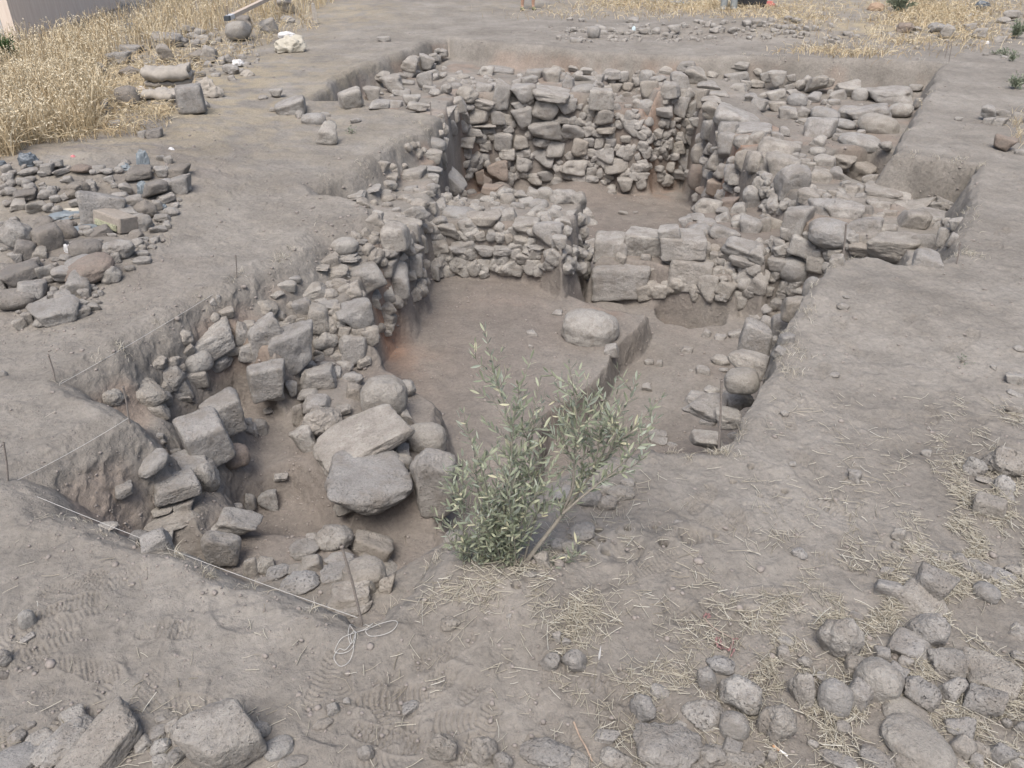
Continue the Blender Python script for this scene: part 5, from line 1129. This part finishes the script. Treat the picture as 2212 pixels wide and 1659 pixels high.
shrub(2186, 132, 26, .14, 160, M_SHR, 'small weed beside a stone at the right edge', 'weed', .045, 8)
shrub(760, 288, 22, .06, 60, M_SHR, 'tiny weed on the path right of the dark block', 'weed', .03, 6)
shrub(2078, 784, 14, .03, 26, M_SHR, 'tiny green sprout on the bare right bank', 'weed', .02, 5)
shrub(2148, 118, 26, .05, 60, M_SHR, 'tiny weed left of the sprawling weed', 'weed', .04, 6)
# ------------------------------------------------------------------ people at the top edge
M_SKIN = simple('skin', (.42, .27, .20), .6, (30, .06)); M_SHORT = simple('dark shorts', (.10, .11, .13), .9); M_SHIRT = simple('faded shirt', (.36, .38, .40), .9); M_SHOE = simple('olive shoe', (.20, .20, .12), .8, (60, .3)); M_TROU = simple('grey trousers', (.27, .29, .29), .9, (12, .12), .004); M_HAIR = simple('dark hair', (.05, .04, .03), .7)
def skinned(name, verts, edges, rad, mat, parent, sub=2):
    me = bpy.data.meshes.new(name+'_mesh'); me.from_pydata([tuple(v) for v in verts], edges, []); o = obj(name, me, parent); md = o.modifiers.new('skin', 'SKIN'); md.use_smooth_shade = True
    for i, sv in enumerate(me.skin_vertices[0].data): sv.radius = (rad[i], rad[i]) if not hasattr(rad[i], '__len__') else rad[i]; sv.use_root = (i == 0)
    s = o.modifiers.new('sub', 'SUBSURF'); s.levels = sub; s.render_levels = sub; me.materials.append(mat); return o
def person(px, py, lab, facing, bottom, shoe, legpose=.11, bare=True):
    h, t = hit(px, py); e = bpy.data.objects.new('person', None); COL.objects.link(e); e.location = h; e.rotation_euler = (0, 0, facing); e['label'] = lab; e['category'] = 'person'
    V = [(0,0,.95),(0,.0,1.12),(0,.0,1.32),(0,.0,1.45),(0,-.01,1.53),(0,-.02,1.60),(0,-.025,1.68),(0,-.01,1.76)]; E = [(i, i+1) for i in range(7)]; Rr = [(.15,.11),(.13,.10),(.165,.11),(.12,.09),(.055,.055),(.065,.075),(.078,.095),(.06,.08)]
    def add(p, r, to): V.append(p); Rr.append(r); E.append((to, len(V)-1)); return len(V)-1
    for s in (-1, 1):
        a = add((s*.10, 0, .86), .085, 0); a = add((s*legpose, -.01, .50), .056, a); a = add((s*(legpose+.005), .005, .36), .058, a); a = add((s*(legpose+.01), .01, .12), .036, a); a = add((s*(legpose+.012), .0, .06), .038, a); add((s*(legpose+.03), -.13, .035), .030, a)
        b = add((s*.19, 0, 1.42), .055, 3); b = add((s*.24, .02, 1.15), .040, b); b = add((s*.23, -.05, .92), .028, b); b = add((s*.225, -.07, .84), (.018, .036), b)
        for k in range(4): c_ = add((s*(.215+.0), -.10+.022*k, .78), .010, b); add((s*.205, -.10+.02*k, .735+.006*abs(k-1.5)), .008, c_)
        c_ = add((s*.20, -.115, .82), .011, b); add((s*.19, -.13, .785), .009, c_)
    skinned('body', V, E, Rr, M_SKIN, e)
    # clothes
    for nm, prof, mat in (('shirt', [(.93,.185,.13),(1.1,.165,.125),(1.3,.20,.13),(1.42,.19,.115),(1.49,.075,.07)], M_SHIRT),):
        co = []; 
        for z, rx, ry in prof: co += [(math.cos(k*math.pi/12)*rx*(1+.02*math.sin(k*3)), math.sin(k*math.pi/12)*ry, z) for k in range(24)]
        obj(nm, mesh_from(nm+'_mesh', co, [(i*24+k, i*24+(k+1) % 24, (i+1)*24+(k+1) % 24, (i+1)*24+k) for i in range(len(prof)-1) for k in range(24)], mat), e)
    if bare: LV = [(.93,.0,.0,.185,.13)]
    for s in (-1, 1):
        rings = [(.98, .085, .105, .115), (.80, .10, .115, .115), (.56, legpose, .10, .10)] if bare else [(.98, .085, .105, .115), (.80, .10, .115, .115), (.5, legpose, .085, .09), (.28, legpose+.005, .078, .085), (.08, legpose+.012, .080, .10), (.045, legpose+.012, .082, .105)]
        co = []
        for z, cx_, rx, ry in rings: co += [(s*cx_+math.cos(k*math.pi/10)*rx*(1+.05*math.sin(k*2+z*30)), math.sin(k*math.pi/10)*ry, z+.01*math.sin(k*1.7)) for k in range(20)]
        obj('shorts_leg' if bare else 'trouser_leg', mesh_from('leg_mesh', co, [(i*20+k, i*20+(k+1) % 20, (i+1)*20+(k+1) % 20, (i+1)*20+k) for i in range(len(rings)-1) for k in range(20)], bottom), e)
        n_, f_ = ico(4); c0 = n_*[.052, .135, .055]; c0[:, 2] = np.where(c0[:, 1] > .04, c0[:, 2]*1.45, c0[:, 2]*(.9+.0*c0[:, 1])); c0[:, 2] = np.maximum(c0[:, 2], -.035)+.04; c0[:, 0] *= 1+.15*np.sin((c0[:, 1]+.05)*-12); c0 = c0+[s*(legpose+.018), -.05, 0]
        obj('shoe', mesh_from('shoe_mesh', c0, f_, shoe), e)
    n_, f_ = ico(4); c0 = n_*[.092, .108, .09]; k_ = (c0[:, 1] < -.045) & (c0[:, 2] < .05); c0[k_, 1] = -.045; c0[:, 2] = np.maximum(c0[:, 2], -.05); obj('hair', mesh_from('hair_mesh', c0+[0, .0, 1.745], f_, M_HAIR), e)
    for s in (-1, 1):
        n_, f_ = ico(2); obj('eye', mesh_from('eye_mesh', n_*.011+[s*.03, -.112, 1.69], f_, simple('eye', (.12, .09, .07), .3)), e) if s == -1 else obj('eye', mesh_from('eye_mesh', n_*.011+[s*.03, -.112, 1.69], f_, bpy.data.materials['eye']), e)
        n_, f_ = ico(3); obj('ear', mesh_from('ear_mesh', n_*[.012, .02, .032]+[s*.083, -.005, 1.685], f_, M_SKIN), e)
    n_, f_ = ico(3); obj('nose', mesh_from('nose_mesh', n_*[.013, .02, .024]+[0, -.122, 1.668], f_, M_SKIN), e); obj('mouth', mesh_from('mouth_mesh', n_*[.024, .008, .006]+[0, -.108, 1.628], f_, simple('lips', (.36, .17, .14), .6)), e)
    return e
person(1140, 22, 'person standing at the top edge with bare shins and olive shoes', .15, M_SHORT, M_SHOE, .125)
person(1573, 22, 'person in grey trousers at the top edge beside the black case', -.2, M_TROU, simple('grey shoe', (.30, .31, .30), .85), .105, bare=False)
h, t = hit(1623, 17); e = bpy.data.objects.new('black_case', None); COL.objects.link(e); e.location = h; e['label'] = 'black case on short legs standing on dry grass at the top edge'; e['category'] = 'case'
M_BLK = simple('black plastic', (.035, .037, .04), .5, (20, .1), 0, .4)
put(box_co(.62, .40, .42, .08), 'body', M_BLK, (0, 0, .29), (0, 0, R(8)), e); put(box_co(.64, .42, .04, .2), 'lid', M_BLK, (0, 0, .52), (0, 0, R(8)), e)
for sx in (-1, 1):
    for sy in (-1, 1): put(box_co(.04, .04, .12, .2), 'leg', M_BLK, (sx*.27, sy*.16, .04), (0, 0, R(8)), e)
tube('handle', [(h.x+x_, h.y-.22, h.z+.36+z_) for x_, z_ in ((-.1, 0), (-.09, .04), (.09, .04), (.1, 0))], .012, M_BLK, e)
cloth('red_bag', 1662, 10, 28, 12, simple('red cloth', (.50, .16, .15), .8), 61, 1, 'red cloth bag on the grass right of the black case', 'bag')
cloth('rag', 1468, 8, 60, 12, M_PLAS2, 62, 1.6, 'dark rags on the ground at the top edge left of the trousers', 'rag')
cloth('rag', 2125, 14, 36, 18, M_PLAS, 63, 1.6, 'black plastic in the tall grass at the top right', 'plastic bag')
def plank(px, py, l, ang, lab, mat, w_=.05):
    h, t = hit(px, py); put(box_co(l, w_, .02, .15, .002, int(px)), 'stick', mat, h+Vector((0, 0, .015)), (R(3), R(-6), ang), label=lab, cat='stick')
plank(2112, 33, .5, .1, 'pale splintered board in the grass at the top right', simple('split wood', (.45, .41, .35), .9, (30, .2), .002)); plank(2098, 34, .35, .9, 'grey board crossing the splintered one at the top right', simple('old board', (.38, .36, .33), .9, (30, .2), .002), .07)
cloth('metal_drum', 1895, 18, 36, 18, simple('brown tin', (.34, .25, .18), .6, (20, .2)), 64, .5, 'brown tin lying left of the grey green shrub', 'tin')
# ------------------------------------------------------------------ small things in the foreground
def lie(pts, dz=.004):
    r_ = []
    for a, b in pts: q = P(a, b, 0); r_.append((q[0], q[1], float(gz([q[0]], [q[1]])[0])+dz))
    return r_
def M_(a, b): return (1106+a/3, 1106+b/3)
tube('twig', cr(lie([M_(400,1365), M_(440,1440), M_(480,1510), M_(522,1595)], .006)), .0032, simple('brown twig', (.36, .28, .22), .8, (80, .15)), label='straight brown twig on the ground left of the biggest boulder', cat='twig')
tube('twig', cr(lie([M_(1245,685), M_(1300,740), M_(1380,790), M_(1450,830)], .008)), .0022, simple('dry stem', (.40, .33, .28), .8, (80, .15)), label='thin dry stem leading to the pink ribbon', cat='twig')
fe = bpy.data.objects.new('seed_head', None); COL.objects.link(fe); q = lie([M_(535,1170)])[0]; fe.location = q; fe['label'] = 'single dry oat stalk with a white seed husk standing below the straw patch'; fe['category'] = 'dry stalk'
tube('stalk', [at_y(*M_(533,1170), q[1]), at_y(*M_(533,1080), q[1]), at_y(*M_(545,1000), q[1]), at_y(*M_(562,945), q[1])], .0010, M_STRAW, fe, 5)
p0, p1 = at_y(*M_(562,960), q[1]), at_y(*M_(577,866), q[1]); L_ = (p1-p0).length
tube('husk', [p0.lerp(p1, k/6) for k in range(7)], [.0008, .0032, .0045, .0040, .0028, .0016, .0004], M_WHITE, fe, 6)
M_RIB = simple('faded pink ribbon', (.26, .16, .155), .8, (60, .2))
def ribbon(pts, wd, lab, mat, seed):
    wd *= .75
    p = np.array(cr(lie(pts, .012), 6)); n = len(p); rg = np.random.default_rng(seed); p[:, 2] += np.abs(np.sin(np.arange(n)*.9))*.008; t_ = np.gradient(p, axis=0); s_ = np.cross(t_, [0, 0, 1]); s_ /= np.linalg.norm(s_, axis=1)[:, None]; tw = np.sin(np.arange(n)*.35+seed)[:, None]*.8; s_ = s_*np.cos(tw)+np.array([0, 0, 1])*np.sin(tw)
    co = np.concatenate([p+s_*wd, p-s_*wd, p+s_*wd+[0, 0, .0012], p-s_*wd+[0, 0, .0012]]); i = np.arange(n-1); f = np.concatenate([np.stack([i, i+1, i+1+n, i+n], -1), np.stack([i+2*n, i+3*n, i+1+3*n, i+1+2*n], -1), np.stack([i, i+2*n, i+1+2*n, i+1], -1), np.stack([i+n, i+n+1, i+1+3*n, i+3*n], -1)])
    obj('ribbon', mesh_from('ribbon_mesh', co, f, mat), label=lab, cat='ribbon', group=None)
ribbon([M_(1415,950), M_(1435,900), M_(1370,905), M_(1330,880), M_(1320,835), M_(1345,830), M_(1355,880), M_(1400,910), M_(1425,870), M_(1430,835), M_(1462,832)], .006, 'twisted faded pink ribbon in the straw behind the chipped boulder', M_RIB, 1)
ribbon([M_(1240,690), M_(1258,672), M_(1280,690), M_(1262,698)], .006, 'small pink ribbon scrap at the upper end of the dry stem', M_RIB, 2)
ce = bpy.data.objects.new('cigarette', None); COL.objects.link(ce); q = lie([(1659+75/3, 1106+1555/3)], .009)[0]; ce.location = q; ce['label'] = 'cigarette end with brown filter and white paper lying in the straw, bottom right'; ce['category'] = 'cigarette'
a_, b_, c_ = [Vector(v) for v in lie([(1659+28/3, 1106+1525/3), (1659+72/3, 1106+1555/3), (1659+125/3, 1106+1588/3)], .008)]
tube('filter', [a_, a_.lerp(b_, .5), b_], .004, simple('cork filter', (.50, .30, .18), .7, (90, .1)), ce, 10); tube('paper', [b_, b_.lerp(c_, .5), c_], .0041, simple('cigarette paper', (.78, .78, .78), .7), ce, 10)
cloth('paper_scrap', 4, 1455, 26, 22, simple('dark bottle', (.13, .12, .11), .4), 66, .5, 'dark flat object with a pale rim cut by the left picture edge', 'scrap')
